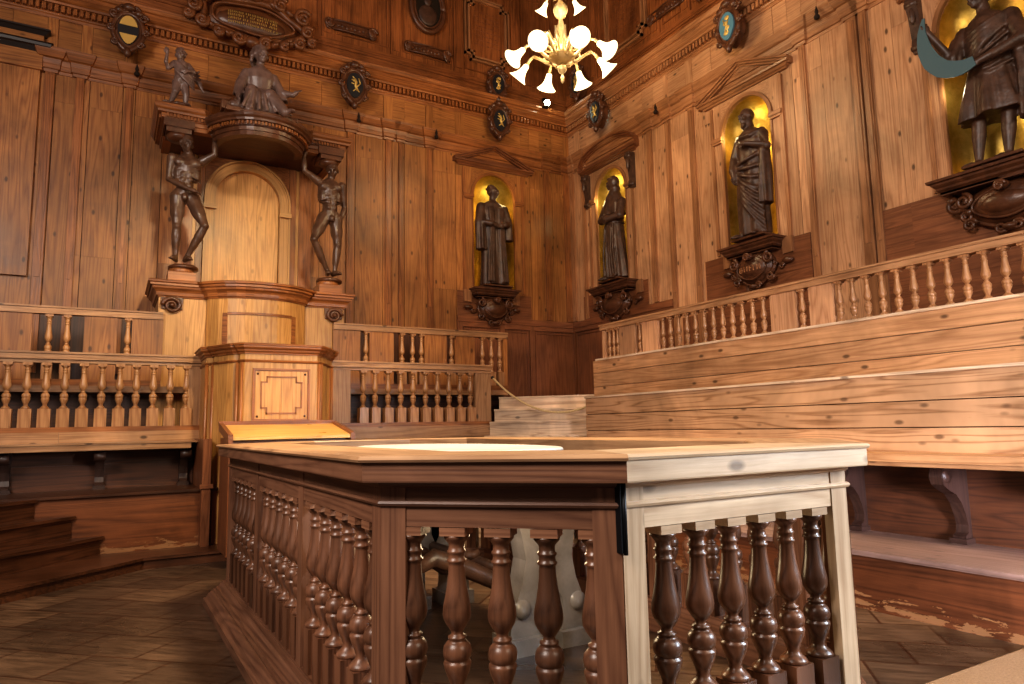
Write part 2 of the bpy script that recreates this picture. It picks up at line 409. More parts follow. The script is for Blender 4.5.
    cc = [lo] + cols + [hi]
    for a, b in zip(cc, cc[1:]):
        if b - a < .25: at.box(a, b, -.02, .05, 7.12, 9.2, 'z'); continue
        q = fill_edges(a, b, .35)
        for u, v in zip(q, q[1:]): at.box(u + .001, v - .001, -.01, .05, 7.12, 9.2, 'z')
        for (u0, u1, z0, z1) in ((a + .13, a + .15, 7.24, 8.9), (b - .15, b - .13, 7.24, 8.9), (a + .15, b - .15, 7.24, 7.26), (a + .15, b - .15, 8.88, 8.9)):
            if u1 > u0: at.box(u0, u1, -.028, -.01, z0, z1)
    at.build('attic_panelling', 'attic', w)
    # small black pegs standing on the lower cornice
    pg = MB()
    for c in ((.12, 3.08, 4.36) if A else (-7.4, -4.65)): pg.lathe([(.03, 5.83), (.034, 5.86), (.014, 5.89), (.022, 5.92), (.002, 5.99)], (c, -.16, 0), 8)
    pg.build('finials', 'gap', w)
    return w
WA = build_wall('left'); WB = build_wall('right')

f = MB(); f.add([(-6, -4, 0), (XB, -4, 0), (XB, YA, 0), (-6, YA, 0)], [(0, 1, 2, 3)]); struct(f.build('floor', 'floor'))
f = MB()
for i in range(14): f.box(-6 + i * .95, -5.01 + i * .95, -4, YA + .1, 9.2, 9.25, 'y')
struct(f.build('ceiling', 'attic'))

# ------------------------------------------------------------------ turned balusters
def bal_profile(H, rs=1.0, z0=0.0):
    base = [(.0, .0), (.044, .0), (.047, .006), (.044, .014), (.036, .022), (.024, .034), (.021, .046), (.026, .062), (.038, .092), (.0435, .112), (.043, .120), (.037, .124), (.037, .129),
            (.043, .134), (.0455, .150), (.042, .168), (.032, .180), (.023, .186), (.029, .190), (.029, .196), (.0195, .200), (.018, .210), (.024, .218), (.034, .232), (.042, .247), (.045, .264), (.0435, .285),
            (.037, .318), (.031, .352), (.027, .385), (.0255, .410), (.0255, .420), (.031, .424), (.031, .429), (.026, .433), (.0255, .448), (.030, .452), (.030, .457), (.025, .461), (.0245, .476), (.027, .482),
            (.034, .490), (.041, .498), (.042, .506), (.0, .506)]
    return [(r * rs, z0 + z * H / .506) for r, z in base]
def baluster(name, H, rs, blk, hb, mat, rail_mat=None):
    # hb: height of the square block; abacus square on top
    mb = MB()
    if blk: mb.box(-blk, blk, -blk, blk, 0, hb, 'z')
    ab = .026 * min(1, H / .5)
    pr = bal_profile(H - hb - ab, rs, hb)
    mb.lathe(pr, seg=18)
    w = .046 * rs
    if rail_mat is None: mb.box(-w, w, -w, w, H - ab, H, 'z')
    return mb.build(name, mat)
def abacus(rail_mat, rs=1.0):
    w = .042 * rs; m_ = MB(); m_.box(-w, w, -w, w, .0, .026, 'x'); return m_.build('abacus', rail_mat)
class Bal:                                                     # first use keeps the original, later uses copy it
    def __init__(s, *a): s.a = a; s.o = None
    def put(s, parent, loc, rz=0):
        if len(s.a) > 5:
            if getattr(s, 'ab', None) is None: s.ab = abacus(s.a[5]); s.ab.parent = parent; s.ab.location = (loc[0], loc[1], loc[2] + s.a[0] - .026); s.ab.rotation_euler = (0, 0, rz)
            else: place(s.ab, parent, (loc[0], loc[1], loc[2] + s.a[0] - .026), rz)
        if s.o is None:
            s.o = baluster('baluster', *s.a); s.o.parent = parent; s.o.location = loc; s.o.rotation_euler = (0, 0, rz); return s.o
        return place(s.o, parent, loc, rz)

# ------------------------------------------------------------------ octagonal railing round the table
XL, XR, YF, YB = .77, 2.92, 1.632, 5.93; ch = .542
OCT = [(XL, YF + ch), (XL + ch, YF), (XR - ch, YF), (XR, YF + ch), (XR, YB - ch), (XR - ch, YB), (XL + ch, YB), (XL, YB - ch)]
CAP = [(-.30, 1.07), (-.06, 1.035), (.07, 1.035), (.072, 1.04), (.072, 1.097), (.080, 1.10), (.084, 1.108), (.078, 1.116), (-.30, 1.116), (-.31, 1.08)]
FRI = [(-.045, .893), (-.004, .893), (-.004, .956), (.008, .957), (.013, .965), (.008, .973), (-.004, .975), (-.004, 1.012), (.008, 1.02), (.012, 1.034), (-.045, 1.034)]
BAS = [(-.12, 0), (.138, 0), (.138, .052), (.126, .056), (.118, .060), (.112, .078), (.092, .098), (.080, .102), (.080, .112), (.066, .116), (.064, .124), (.048, .128), (.040, .145), (.026, .158), (.024, .166), (.004, .170), (.004, .178), (-.10, .178), (-.12, .15)]
enc = thing('octagonal_railing', 'dark walnut octagonal balustrade with broad cap standing round the marble table', 'railing', (1.85, 3.78, 0))
def loc_path(P, o): return [(x - o[0], y - o[1]) for x, y in P]
OL = loc_path(OCT, (1.85, 3.78))
rest = [0, 2, 3, 4, 5, 6, 7]
mb = MB(); mb.sweep(OL, [(o, z) for o, z in CAP if z < 1.1] + [(-.3, 1.097)], True, [0, 7]); mb.build('cap_rail', 'walnut', enc)
mb = MB(); mb.sweep(OL, [(-.31, 1.098), (.086, 1.098), (.09, 1.106), (.08, 1.117), (-.31, 1.117)], True, [0, 7]); mb.build('cap_board', 'worncap', enc)
mb = MB(); mb.sweep(OL, [(-.30, .99), (-.26, .99), (-.25, 1.05)] + CAP[1:-1] + [(-.305, 1.11)], True, [2, 3, 4, 5, 6]); o = mb.build('cap_rail', 'worncap', enc); tag(o, 'paler worn cap rail of the far sides')
mb = MB(); mb.sweep(OL, FRI, True, rest); mb.build('upper_rail', 'walnut', enc)
mb = MB(); mb.sweep(OL, BAS, True, rest); mb.build('base_plinth', 'walnut', enc)
Bd = Bal(.718, 1.0, .042, .19, 'walnutb', 'abac'); 
def post_on(parent, a, b, t0, t1, mat, org, name='post', dep=.085):
    ax, ay = a; bx, by = b; L = math.hypot(bx - ax, by - ay); ux, uy = (bx - ax) / L, (by - ay) / L; nx, ny = -uy, ux
    q = [(ax + ux * t0, ay + uy * t0), (ax + ux * t1, ay + uy * t1)]
    poly = [q[0], q[1], (q[1][0] + nx * dep, q[1][1] + ny * dep), (q[0][0] + nx * dep, q[0][1] + ny * dep)]
    m_ = MB(); m_.prism([(x - org[0], y - org[1]) for x, y in poly], .17, 1.015, 'z'); return m_.build(name, mat, parent)
def bal_row(parent, B, a, b, ts, z, org, inset=.045):
    ax, ay = a; bx, by = b; L = math.hypot(bx - ax, by - ay); ux, uy = (bx - ax) / L, (by - ay) / L; nx, ny = -uy, ux
    for t in ts: B.put(parent, (ax + ux * t + nx * inset - org[0], ay + uy * t + ny * inset - org[1], z), math.atan2(uy, ux))
O0 = (1.85, 3.78)
def corner_post(parent, i, w=.085, mat='walnut', side=2):
    P = OCT[i]; A_ = OCT[i - 1]; B_ = OCT[(i + 1) % 8]
    def unit(p, q): L = math.hypot(q[0] - p[0], q[1] - p[1]); return ((q[0] - p[0]) / L, (q[1] - p[1]) / L)
    ua = unit(P, A_); ub = unit(P, B_); s = (ua[0] + ub[0], ua[1] + ub[1]); k = .088 / math.sqrt(.5 + .3536) ; L = math.hypot(*s)
    inn = (P[0] + s[0] / L * k, P[1] + s[1] / L * k)
    poly = [(P[0] + ua[0] * w, P[1] + ua[1] * w)] if side != 1 else []
    poly = [P]
    pts = []
    if side in (0, 2): pts += [(P[0] + ua[0] * w, P[1] + ua[1] * w)]
    a1 = (P[0] + ua[0] * w + (-ua[1]) * -.08, P[1] + ua[1] * w + ua[0] * -.08)
    b1 = (P[0] + ub[0] * w + (-ub[1]) * .08, P[1] + ub[1] * w + ub[0] * .08)
    if side == 2: pts = [P, (P[0] + ub[0] * w, P[1] + ub[1] * w), b1, inn, a1, (P[0] + ua[0] * w, P[1] + ua[1] * w)]
    elif side == 0: pts = [P, inn, a1, (P[0] + ua[0] * w, P[1] + ua[1] * w)]
    else: pts = [P, (P[0] + ub[0] * w, P[1] + ub[1] * w), b1, inn]
    m_ = MB(); m_.prism([(x - O0[0], y - O0[1]) for x, y in pts], .17, 1.015, 'z'); return m_.build('post', mat, parent)
for i in (0, 3, 4, 5, 6, 7): corner_post(enc, i)
corner_post(enc, 1, side=0); corner_post(enc, 2, side=1)
Ld = math.hypot(ch, ch)
bal_row(enc, Bd, OCT[0], OCT[1], [.093 + .1465 * k for k in range(5)], .173, O0)
bal_row(enc, Bd, OCT[2], OCT[3], [.17, .31, .45, .59], .173, O0)
bal_row(enc, Bd, OCT[4], OCT[5], [.17, .31, .45, .59], .173, O0)
bal_row(enc, Bd, OCT[6], OCT[7], [.17, .31, .45, .59], .173, O0)
LS = YB - YF - 2 * ch
for a, b in ((3, 4), (7, 0)):
    for k in (1, 2): post_on(enc, OCT[a], OCT[b], LS * k / 3 - .04, LS * k / 3 + .04, 'walnut', O0)
    for k in range(3):
        s0 = LS * k / 3 + (.085 if k == 0 else .04); s1 = LS * (k + 1) / 3 - (.085 if k == 2 else .04); st = (s1 - s0) / 6
        bal_row(enc, Bd, OCT[a], OCT[b], [s0 + st * (j + .5) for j in range(6)], .173, O0)
LF = XR - XL - 2 * ch
bal_row(enc, Bd, OCT[5], OCT[6], [.085 + (LF - .17) / 6 * (j + .5) for j in range(6)], .173, O0)

gate = thing('railing_gate', 'bleached pale fir railing panel with six turned balusters catching daylight', 'railing', (XR - ch, YF, 0))
G0 = (XR - ch, YF); GP = loc_path(OCT, G0)
mb = MB(); mb.sweep(GP, CAP, True, [1]); mb.build('cap_rail', 'pale', gate)
mb = MB(); mb.sweep(GP, FRI, True, [1]); mb.build('upper_rail', 'pale', gate)
mb = MB(); mb.sweep(GP, BAS, True, [1]); mb.build('base_plinth', 'pale', gate)
post_on(gate, OCT[1], OCT[2], .004, .088, 'pale', G0, dep=.035); post_on(gate, OCT[1], OCT[2], LF - .09, LF - .004, 'pale', G0, dep=.035)
Bg = Bal(.718, 1.0, .045, .205, 'walnutb', 'pale')
bal_row(gate, Bg, OCT[1], OCT[2], [x - OCT[1][0] for x in (1.51, 1.653, 1.796, 1.94, 2.08, 2.218)], .173, G0)
hg = MB(); hg.box(-.012, .006, -.014, .01, .83, 1.035, 'z'); hg.lathe([(.007, .825), (.007, 1.04)], (.002, -.014, 0), 10)
o = hg.build('hinge', 'black', gate); o.location = (OCT[1][0] - G0[0], OCT[1][1] - G0[1], 0); tag(o, 'black iron hinge strap')

# ------------------------------------------------------------------ marble dissecting table
tb = thing('dissecting_table', 'white marble slab table on scrolled supports inside the octagonal railing', 'table', (1.88, 3.95, 0))
mb = MB(); pts = []
for i in range(48):
    a = 2 * PI * i / 48; c, s_ = math.cos(a), math.sin(a)
    pts.append((.46 * math.copysign(abs(c) ** .85, c) - .05, 1.02 * math.copysign(abs(s_) ** .9, s_)))
mb.prism(pts, 1.045, 1.088); mb.prism([(x * .95, y * .97) for x, y in pts], 1.03, 1.045)
mb.build('tabletop', 'marble', tb, bevel=.008)
mb = MB(); mb.box(-.16, .16, -.72, .72, .98, 1.03, 'y'); mb.build('apron', 'marble_shade', tb)
def scroll(sx):
    m_ = MB(); P = []
    ctr = [(.16, .0, .10), (.165, .14, .085), (.15, .25, .07), (.10, .36, .075), (.06, .48, .09), (.07, .60, .10), (.12, .72, .085), (.17, .82, .075), (.16, .92, .08), (.12, 1.0, .10)]
    poly = [(sx * (c + w), z) for c, z, w in ctr] + [(sx * (c - w), z) for c, z, w in reversed(ctr)]
    m_.slab(poly, -.07, .07); m_.lathe([(.0, -.085), (.065, -.085), (.07, -.07), (.07, .07), (.065, .085), (0, .085)], (sx * .2, 0, .84), 14, mat=Matrix.Rotation(PI / 2, 3, 'X'))
    m_.lathe([(.0, -.085), (.05, -.085), (.05, .085), (0, .085)], (sx * .18, 0, .23), 14, mat=Matrix.Rotation(PI / 2, 3, 'X'))
    m_.box(sx * .16 - .11, sx * .16 + .11, -.11, .11, 0, .085)
    return m_
for yy in (-.58, .6):
    for sx in (-1, 1):
        o = scroll(sx).build('leg', 'marble_shade', tb); o.location = (.26 if yy < 0 else .1, yy, 0)
m_ = MB()
for yy in (-.48, .5): m_.tube([(-.5, yy, .45), (-.36, yy, .52), (-.2, yy, .46), (0, yy, .36), (.14, yy, .25), (.3, yy, .2)], [.03, .05, .05, .045, .04, .03], 8)
m_.tube([(.08, -.5, .40), (.08, .55, .40)], .035, 8)
for k in range(14): a = -1.2 + k * .24; 
m_.tube([(.22 + .13 * math.cos(-2 + k * .35), -.44, .66 + .16 * math.sin(-2 + k * .35)) for k in range(13)], [.02 + .002 * k for k in range(13)], 8)
m_.tube([(-.12 - .12 * math.cos(-2 + k * .35), -.44, .66 + .16 * math.sin(-2 + k * .35)) for k in range(13)], [.02 + .002 * k for k in range(13)], 8)
o = m_.build('scrolled_brace', 'statue', tb); tag(o, 'dark scrolled bracing')

# ------------------------------------------------------------------ right tier of benches
def s_bracket(t=.04, dep=.33, h=.5):
    m_ = MB(); pl = [(0, 0), (-.10, 0), (-.11, .05), (-.07, .07), (-.06, .12), (-.085, .2), (-.12, .27), (-.18, .33), (-.26, .36), (-.33, .40), (-.345, .45), (-.32, h), (0, h)]
    m_.slab([(x * dep / .345, z) for x, z in pl], -t, t, 'z'); m_.box(-.13, 0, -t - .015, t + .015, 0, .035, 'x')
    m_.lathe([(0, -t - .012), (.045, -t - .012), (.045, t + .012), (0, t + .012)], (-dep * .83, 0, h - .065), 14, mat=Matrix.Rotation(PI / 2, 3, 'X'))
    return m_
YE0, YE1 = 6.82, -2.3
rb = thing('tiered_bench', 'long pale fir bench tier with plank backrest below the right wall', 'bench', (5.0, 2.3, 0))
def rbx(mb, x0, x1, y0, y1, z0, z1, g='y', t=None): mb.box(x0 - 5, x1 - 5, y0 - 2.3, y1 - 2.3, z0, z1, g, t)
mb = MB(); rbx(mb, 4.24, 4.28, YE1, 5.75, 0, .35); mb.build('footboard_riser', 'worn', rb)
mb = MB(); rbx(mb, 4.22, 4.6, YE1, 5.75, .335, .368); rbx(mb, 4.602, 5.06, YE1, 5.75, .335, .368); mb.build('footboard', 'smoke', rb)
mb = MB(); rbx(mb, 5.06, 5.1, YE1, 6.7, .0, .60); rbx(mb, 5.065, 5.1, YE1, 6.7, .602, .89); mb.build('support_panel', 'smoke', rb)
mb = MB(); rbx(mb, 4.6, 5.1, YE1, 6.4, .915, .965); rbx(mb, 4.62, 4.65, YE1, 6.4, .885, .915); mb.build('seat', 'bench', rb)
mb = MB()
for z0, z1 in ((.965, 1.136), (1.144, 1.326), (1.334, 1.525)):
    rbx(mb, 5.0 + R(0, .006), 5.04, YE1, 1.2, z0, z1); rbx(mb, 5.0 + R(0, .006), 5.04, 1.203, YE0, z0, z1)
mb.build('backrest', 'grainy', rb)
mb = MB(); rbx(mb, 4.985, 5.58, YE1, YE0, 1.525, 1.545); mb.build('upper_seat_ledge', 'pale', rb)
mb = MB(); mb.prism([(x - 5, y - 2.3) for x, y in ((5.04, YE1), (5.04, 6.84), (6.93, 8.73), (6.93, YE1))], 0, 1.525, 'y'); mb.build('end_panel', 'dark', rb)
mb = MB()
for z0, z1 in ((1.545, 1.70), (1.707, 1.878), (1.885, 2.045)): rbx(mb, 5.55 + R(0, .004), 5.6, YE1, 7.37, z0, z1)
mb.build('upper_backrest', 'bench', rb)
mb = MB(); s_b = s_bracket()
first = None
for y in (5.62, 4.86, 4.1, 3.34, 2.60, 1.85, 1.1, .35):
    if first is None: first = s_bracket(h=.52).build('bracket', 'brk', rb); first.location = (.06, y - 2.3, .368); 
    else: place(first, rb, (.06, y - 2.3, .368))

rr = thing('gallery_balustrade', 'pale slim balustrade with plain boards along the top of the right bench tier', 'balustrade', (5.65, 2.3, 2.045))
def rrx(mb, x0, x1, y0, y1, z0, z1, g='y'): mb.box(x0 - 5.65, x1 - 5.65, y0 - 2.3, y1 - 2.3, z0 - 2.045, z1 - 2.045, g)
mb = MB(); rrx(mb, 5.60, 5.70, YE1, 7.27, 2.447, 2.50); rrx(mb, 5.585, 5.715, YE1, 7.27, 2.50, 2.522); mb.build('handrail', 'bench', rr)
mb = MB(); rrx(mb, 5.535, 5.71, YE1, 7.3, 2.045, 2.068); mb.build('base_rail', 'pale', rr)
for a, b in ((7.25, 7.19), (6.896, 6.585), (6.454, 6.175), (4.54, 4.246), (4.10, 3.85), (1.45, 1.1)):
    mb = MB(); rrx(mb, 5.625, 5.665, b, a, 2.068, 2.447, 'z'); mb.build('panel_board', 'wallB', rr)
mb = MB()
Bb = Bal(.379, .74, .034, .012, 'tanb')
ys = [7.12, 7.03, 6.95, 6.52, 6.105] + [5.978 - .1336 * k for k in range(11)] + [4.19, 3.80] + [3.672 - .1345 * k for k in range(15)] + [.95 - .1345 * k for k in range(12)]
for y in ys: Bb.put(rr, (0, y - 2.3, 2.068 - 2.045))

# ------------------------------------------------------------------ left tier of benches
lb = thing('tiered_bench', 'brown fir bench with dark footspace below the front balusters left of the pulpit', 'bench', (-1, 8.3, 0))
def lbx(mb, x0, x1, y0, y1, z0, z1, g='x', o=(-1, 8.3, 0)): mb.box(x0 - o[0], x1 - o[0], y0 - o[1], y1 - o[1], z0 - o[2], z1 - o[2], g)
X0 = -3.4
mb = MB(); lbx(mb, X0, .93, 7.62, 7.66, .1, .63); lbx(mb, .93, 1.02, 7.60, 7.66, .1, .63, 'z'); mb.build('footboard_riser', 'wornA', lb)
mb = MB(); lbx(mb, X0, 1.02, 7.58, 8.38, .63, .655); mb.build('footboard', 'step', lb)
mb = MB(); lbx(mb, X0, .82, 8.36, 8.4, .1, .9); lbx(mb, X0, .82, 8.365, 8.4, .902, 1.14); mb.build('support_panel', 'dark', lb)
mb = MB(); lbx(mb, X0, .76, 7.98, 8.36, 1.05, 1.108); lbx(mb, X0, .86, 7.965, 8.36, 1.108, 1.125); mb.build('seat', 'bench', lb)
mb = MB(); lbx(mb, X0, -.42, 8.25, 8.37, 1.125, 1.235); lbx(mb, -.418, .86, 8.25, 8.37, 1.125, 1.235); mb.build('lower_backrest', 'bench', lb)
first = None
for x in (-2.4, -1.62, -.84, -.055, .72):
    m_ = None
    if first is None: first = s_bracket(h=.40, dep=.34).build('bracket', 'brk', lb, ); first.location = (x + 1, .06, .655); first.rotation_euler = (0, 0, PI / 2)
    else: place(first, lb, (x + 1, .06, .655), PI / 2)
mb = MB(); lbx(mb, X0, .78, 8.7, 9.02, 1.66, 1.73); mb.build('upper_seat', 'bench', lb)
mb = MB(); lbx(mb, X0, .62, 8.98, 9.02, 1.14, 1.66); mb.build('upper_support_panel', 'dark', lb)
mb = MB(); lbx(mb, X0, .82, 8.4, 9.0, 1.13, 1.15, 'x'); mb.build('upper_footboard', 'dark', lb)

def front_rail(nm, label, x0, x1, posts, bx, org):
    t = thing(nm, label, 'balustrade', org, 0, 'front balustrades')
    mb = MB(); lbx(mb, x0, x1, 8.235, 8.38, 1.965, 2.02, 'x', org); lbx(mb, x0, x1, 8.22, 8.395, 2.02, 2.04, 'x', org); lbx(mb, x0, x1, 8.26, 8.35, 1.93, 1.965, 'x', org); mb.build('handrail', 'bench', t)
    mb = MB(); lbx(mb, x0, x1, 8.25, 8.36, 1.235, 1.285, 'x', org); mb.build('base_rail', 'trimA', t)
    for a, b in posts:
        mb = MB(); lbx(mb, a, b, 8.27, 8.34, 1.285, 1.93, 'z', org); mb.build('post', 'bench', t)
    for x in bx: Bf.put(t, (x - org[0], 0, 1.285 - org[2]))
Bf = Bal(.645, .86, .055, .185, 'tanb')
k = 1.031
front_rail('front_balustrade', 'front row of turned balusters left of the pulpit', X0, .93, [(.735, .93), (-3.4, -3.25)], [x * k for x in (.544, .388, .232, .083, -.072, -.229, -.385, -.538, -.69, -.845, -1.0, -1.155, -1.31, -1.465)] + [.70 * k - .0], (-1, 8.3, 1.235))
front_rail('front_balustrade', 'front row of turned balusters right of the pulpit beside the stair rope', 2.28, 4.485, [(2.31, 2.54), (4.25, 4.485)], [x * k for x in (2.624, 2.773, 2.937, 3.10, 3.263, 3.43, 3.593, 3.754, 3.91, 4.06)], (3.4, 8.3, 1.235))
def rear_rail(label, x0, x1, boards_, bx, org):
    t = thing('rear_balustrade', label, 'balustrade', org, 0, 'rear balustrades')
    mb = MB(); lbx(mb, x0, x1, 8.9, 9.0, 2.52, 2.585, 'x', org); lbx(mb, x0, x1, 8.885, 9.02, 2.585, 2.605, 'x', org); mb.build('handrail', 'bench', t)
    mb = MB(); lbx(mb, x0, x1, 8.9, 9.0, 1.735, 1.81, 'x', org); mb.build('base_rail', 'trimA', t)
    for a, b in boards_:
        mb = MB(); lbx(mb, a, b, 8.92, 8.965, 1.81, 2.52, 'z', org); mb.build('panel_board', 'wallA', t)
    for x in bx: Br.put(t, (x - org[0], 0, 1.81 - org[2]))
Br = Bal(.71, .82, .05, .2, 'tanb')
k = 1.0287
rear_rail('raised rear balustrade with broad boards left of the pulpit', X0, .5, [(-1.25, -.73 * k), (-.27 * k, .039 * k), (.184 * k, .492 * k), (-2.2, -1.7), (-3.1, -2.6)], [x * k for x in (-.585, -.422, .145, -1.28, -1.42, -1.56)] + [-2.3, -2.45], (-1, 8.95, 1.735))
rear_rail('raised rear balustrade with broad boards right of the pulpit', 2.5, 5.13, [(2.5, 2.785 * k), (2.91 * k, 3.242 * k), (3.685 * k, 4.02 * k), (4.144 * k, 4.45 * k), (4.92 * k, 4.986 * k)], [x * k for x in (2.87, 3.37, 3.521, 3.65, 4.10, 4.588, 4.735, 4.87)], (3.8, 8.95, 1.735))
# tier body right of the pulpit
rt = thing('tier_platform', 'plain wooden platform carrying the balusters right of the pulpit', 'platform', (3.4, 8.3, 0))
o_ = (3.4, 8.3, 0)
mb = MB(); mb.prism([(x - 3.4, y - 8.3) for x, y in ((2.3, 8.26), (4.47, 8.26), (4.6, 8.38), (2.3, 8.38))], .0, 1.235, 'x'); lbx(mb, 2.3, 4.5, 8.22, 8.26, 1.09, 1.235, 'x', o_); mb.build('front_panel', 'bench', rt)
mb = MB(); mb.prism([(x - 3.4, y - 8.3) for x, y in ((4.47, 8.28), (4.50, 8.26), (6.02, 9.80), (6.0, 9.84))], .0, 1.235, 'x'); mb.build('end_panel', 'dark', rt)
mb = MB(); mb.prism([(x - 3.4, y - 8.3) for x, y in ((2.4, 8.4), (4.6, 8.4), (5.95, 9.80), (2.4, 9.8))], 1.13, 1.16, 'x'); mb.build('deck', 'dark', rt)
mb = MB(); lbx(mb, 2.5, 5.1, 9.0, 9.04, 1.16, 1.735, 'x', o_); mb.build('upper_panel', 'dark', rt)
mb = MB(); lbx(mb, 2.5, 5.0, 8.7, 9.0, 1.66, 1.73, 'x', o_); mb.build('upper_seat', 'bench', rt)

# ------------------------------------------------------------------ floor platform and steps at the left
def clip_steps(k0, z0, z1, yb):           # region y - x > k0, y < yb, x > X0
    return [(yb - k0, yb), (X0, X0 + k0), (X0, yb)]
lp = thing('low_platform', 'lowest dark step running across the floor in front of the left bench', 'platform', (0, 7.4, 0))
pl = [(3.4, 8.3), (3.4, 7.17), (.33, 7.17), (X0, 3.9), (X0, 8.3)]
mb = MB(); mb.prism([(x, y - 7.4) for x, y in pl], 0, .08, 'x'); mb.build('riser', 'step', lp)
pl2 = [(3.42, 8.3), (3.42, 7.145), (.325, 7.145), (X0, 3.87), (X0, 8.3)]
mb = MB(); mb.prism([(x, y - 7.4) for x, y in pl2], .08, .104, 'x'); mb.build('tread', 'step', lp)
ls = thing('side_steps', 'three dark worn steps climbing at the left edge beside the bench', 'steps', (-1, 7.4, .104))
for i, (k0, za, zb) in enumerate(((7.6, .104, .27), (7.83, .27, .47), (8.12, .47, .64))):
    yb = 7.6 if i < 2 else 7.6
    mb = MB(); P = [(yb - k0 - .02, yb), (X0, X0 + k0 + .02), (X0, yb)]; mb.prism([(x + 1, y - 7.4) for x, y in P], za - .104, zb - .104 - .028, 'e'); mb.build('riser', 'step', ls)
    mb = MB(); P = [(yb - k0 + .015, yb), (X0, X0 + k0 - .015), (X0, yb)]; mb.prism([(x + 1, y - 7.4) for x, y in P], zb - .104 - .028, zb - .104, 'e'); mb.build('tread', 'step', ls)

# ------------------------------------------------------------------ corner stair
cs = thing('corner_stair', 'pale scuffed wooden stair climbing into the corner between the tiers', 'stairs', (4.08, 6.88, 0))
q2 = math.sqrt(.5)
def sd(s, d): return ((s * 2 * q2 - d) / 2 - 4.08, (s * 2 * q2 + d) / 2 - 6.88)      # s along the climb, d = y - x
zs = [1.275 - .183 * k for k in range(6, 0, -1)] + [1.275, 1.445, 1.62]; ss = [8.93 - .25 * k for k in range(6, 0, -1)] + [8.93, 9.16, 9.40]
prev = 0
for s_, z in zip(ss, zs):
    d0, d1 = 1.86, 3.78
    mb = MB(); mb.prism([sd(s_, d0), sd(s_, d1), sd(s_ + .035, d1), sd(s_ + .035, d0)], max(prev - .03, 0), z - .025, 'd'); mb.build('riser', 'stairw', cs)
    e_ = s_ + (.30 if z < 1.6 else 3.0)
    if z < 1.6: P = [sd(s_ - .02, d0), sd(s_ - .02, d1), sd(e_, d1), sd(e_, d0)]
    else: P = [sd(s_ - .02, d0), sd(s_ - .02, d1), (6.0 - 4.08, 9.82 - 6.88), (7.0 - 4.08, 9.82 - 6.88), (7.0 - 4.08, 8.86 - 6.88)]
    mb = MB(); mb.prism(P, z - .025, z, 'd'); mb.build('tread', 'stairw', cs)
    prev = z
rp = thing('barrier_rope', 'straw-coloured rope sagging across the corner stair', 'rope', (4.47, 8.24, 1.85))
a = Vector((4.485, 8.22, 1.87)); b = Vector((5.08, 6.86, 1.44)); pts = []
for i in range(25):
    t = i / 24; p = a.lerp(b, t); p.z -= .26 * 4 * t * (1 - t) * .9 ; pts.append(tuple(p - Vector((4.47, 8.24, 1.85))))
mb = MB(); mb.tube(pts, .014, 8); mb.build('rope', 'rope', rp)
for p in (pts[0], pts[-1]):
    mb = MB(); mb.ell(p, (.022, .022, .022)); mb.build('hook', 'black', rp)

mt = MB(); mt.prism([(3.1, -.6), (4.2, -.6), (4.2, 1.913), (3.1, 1.913)], .001, .012)
o = mt.build('floor_mat', 'mat'); tag(o, 'tan woven mat on the floor beside the right plinth', 'mat')

# ------------------------------------------------------------------ pulpit (teacher's chair)
pu = thing('pulpit', 'tall honey-coloured teaching pulpit with panelled lectern front and arched back', 'pulpit', (1.52, 8.6, 0))
CX = 1.52
def px_(P): return [(x, y - 8.6) for x, y in P]
# lectern: flat front, convex flanks, ribbed corners   (local x centred)
def arc(cx, cy, r, a0, a1, n=6): return [(cx + r * math.cos(a0 + (a1 - a0) * i / n), cy + r * math.sin(a0 + (a1 - a0) * i / n)) for i in range(n + 1)]
LP = [(-.66, 8.3), (-.66, 7.82), (-.60, 7.78), (-.60, 7.70)] + [(-.56, 7.64), (-.50, 7.50), (-.45, 7.42)] + [(-.41, 7.40), (-.40, 7.34), (-.36, 7.30)]
LP = LP + [(-x, y) for x, y in reversed(LP)]
LPl = px_(LP)
mb = MB(); mb.sweep(LPl, [(-.03, .104), (0, .104), (0, 2.0), (-.03, 2.0)], vert=True); mb.smooth = False
mb.build('lectern_body', 'honey', pu)
mb = MB(); mb.sweep(LPl, [(-.05, 1.985), (.012, 1.985), (.014, 2.0), (.03, 2.012), (.034, 2.03), (.055, 2.045), (.06, 2.052), (.06, 2.066), (.07, 2.07), (.072, 2.085), (.06, 2.092), (-.05, 2.092)])
mb.sweep(LPl, [(-.02, 1.90), (.006, 1.90), (.014, 1.91), (.018, 1.92), (.006, 1.928), (-.02, 1.928)])
mb.build('lectern_cornice', 'trimA', pu)
mb = MB(); mb.prism(LPl, 2.04, 2.06, 'x'); mb.build('lectern_top', 'honey', pu)
mb = MB()
for P, w in (((-.60, 7.72), .022), ((-.655, 7.8), .018), ((-.42, 7.37), .02), ((-.385, 7.315), .016)):
    for sg in (-1, 1): mb.lathe([(w, .3), (w, 1.90)], (sg * -P[0] if sg > 0 else P[0], P[1] - 8.6, 0), 10)
mb.build('corner_ribs', 'trimA', pu)
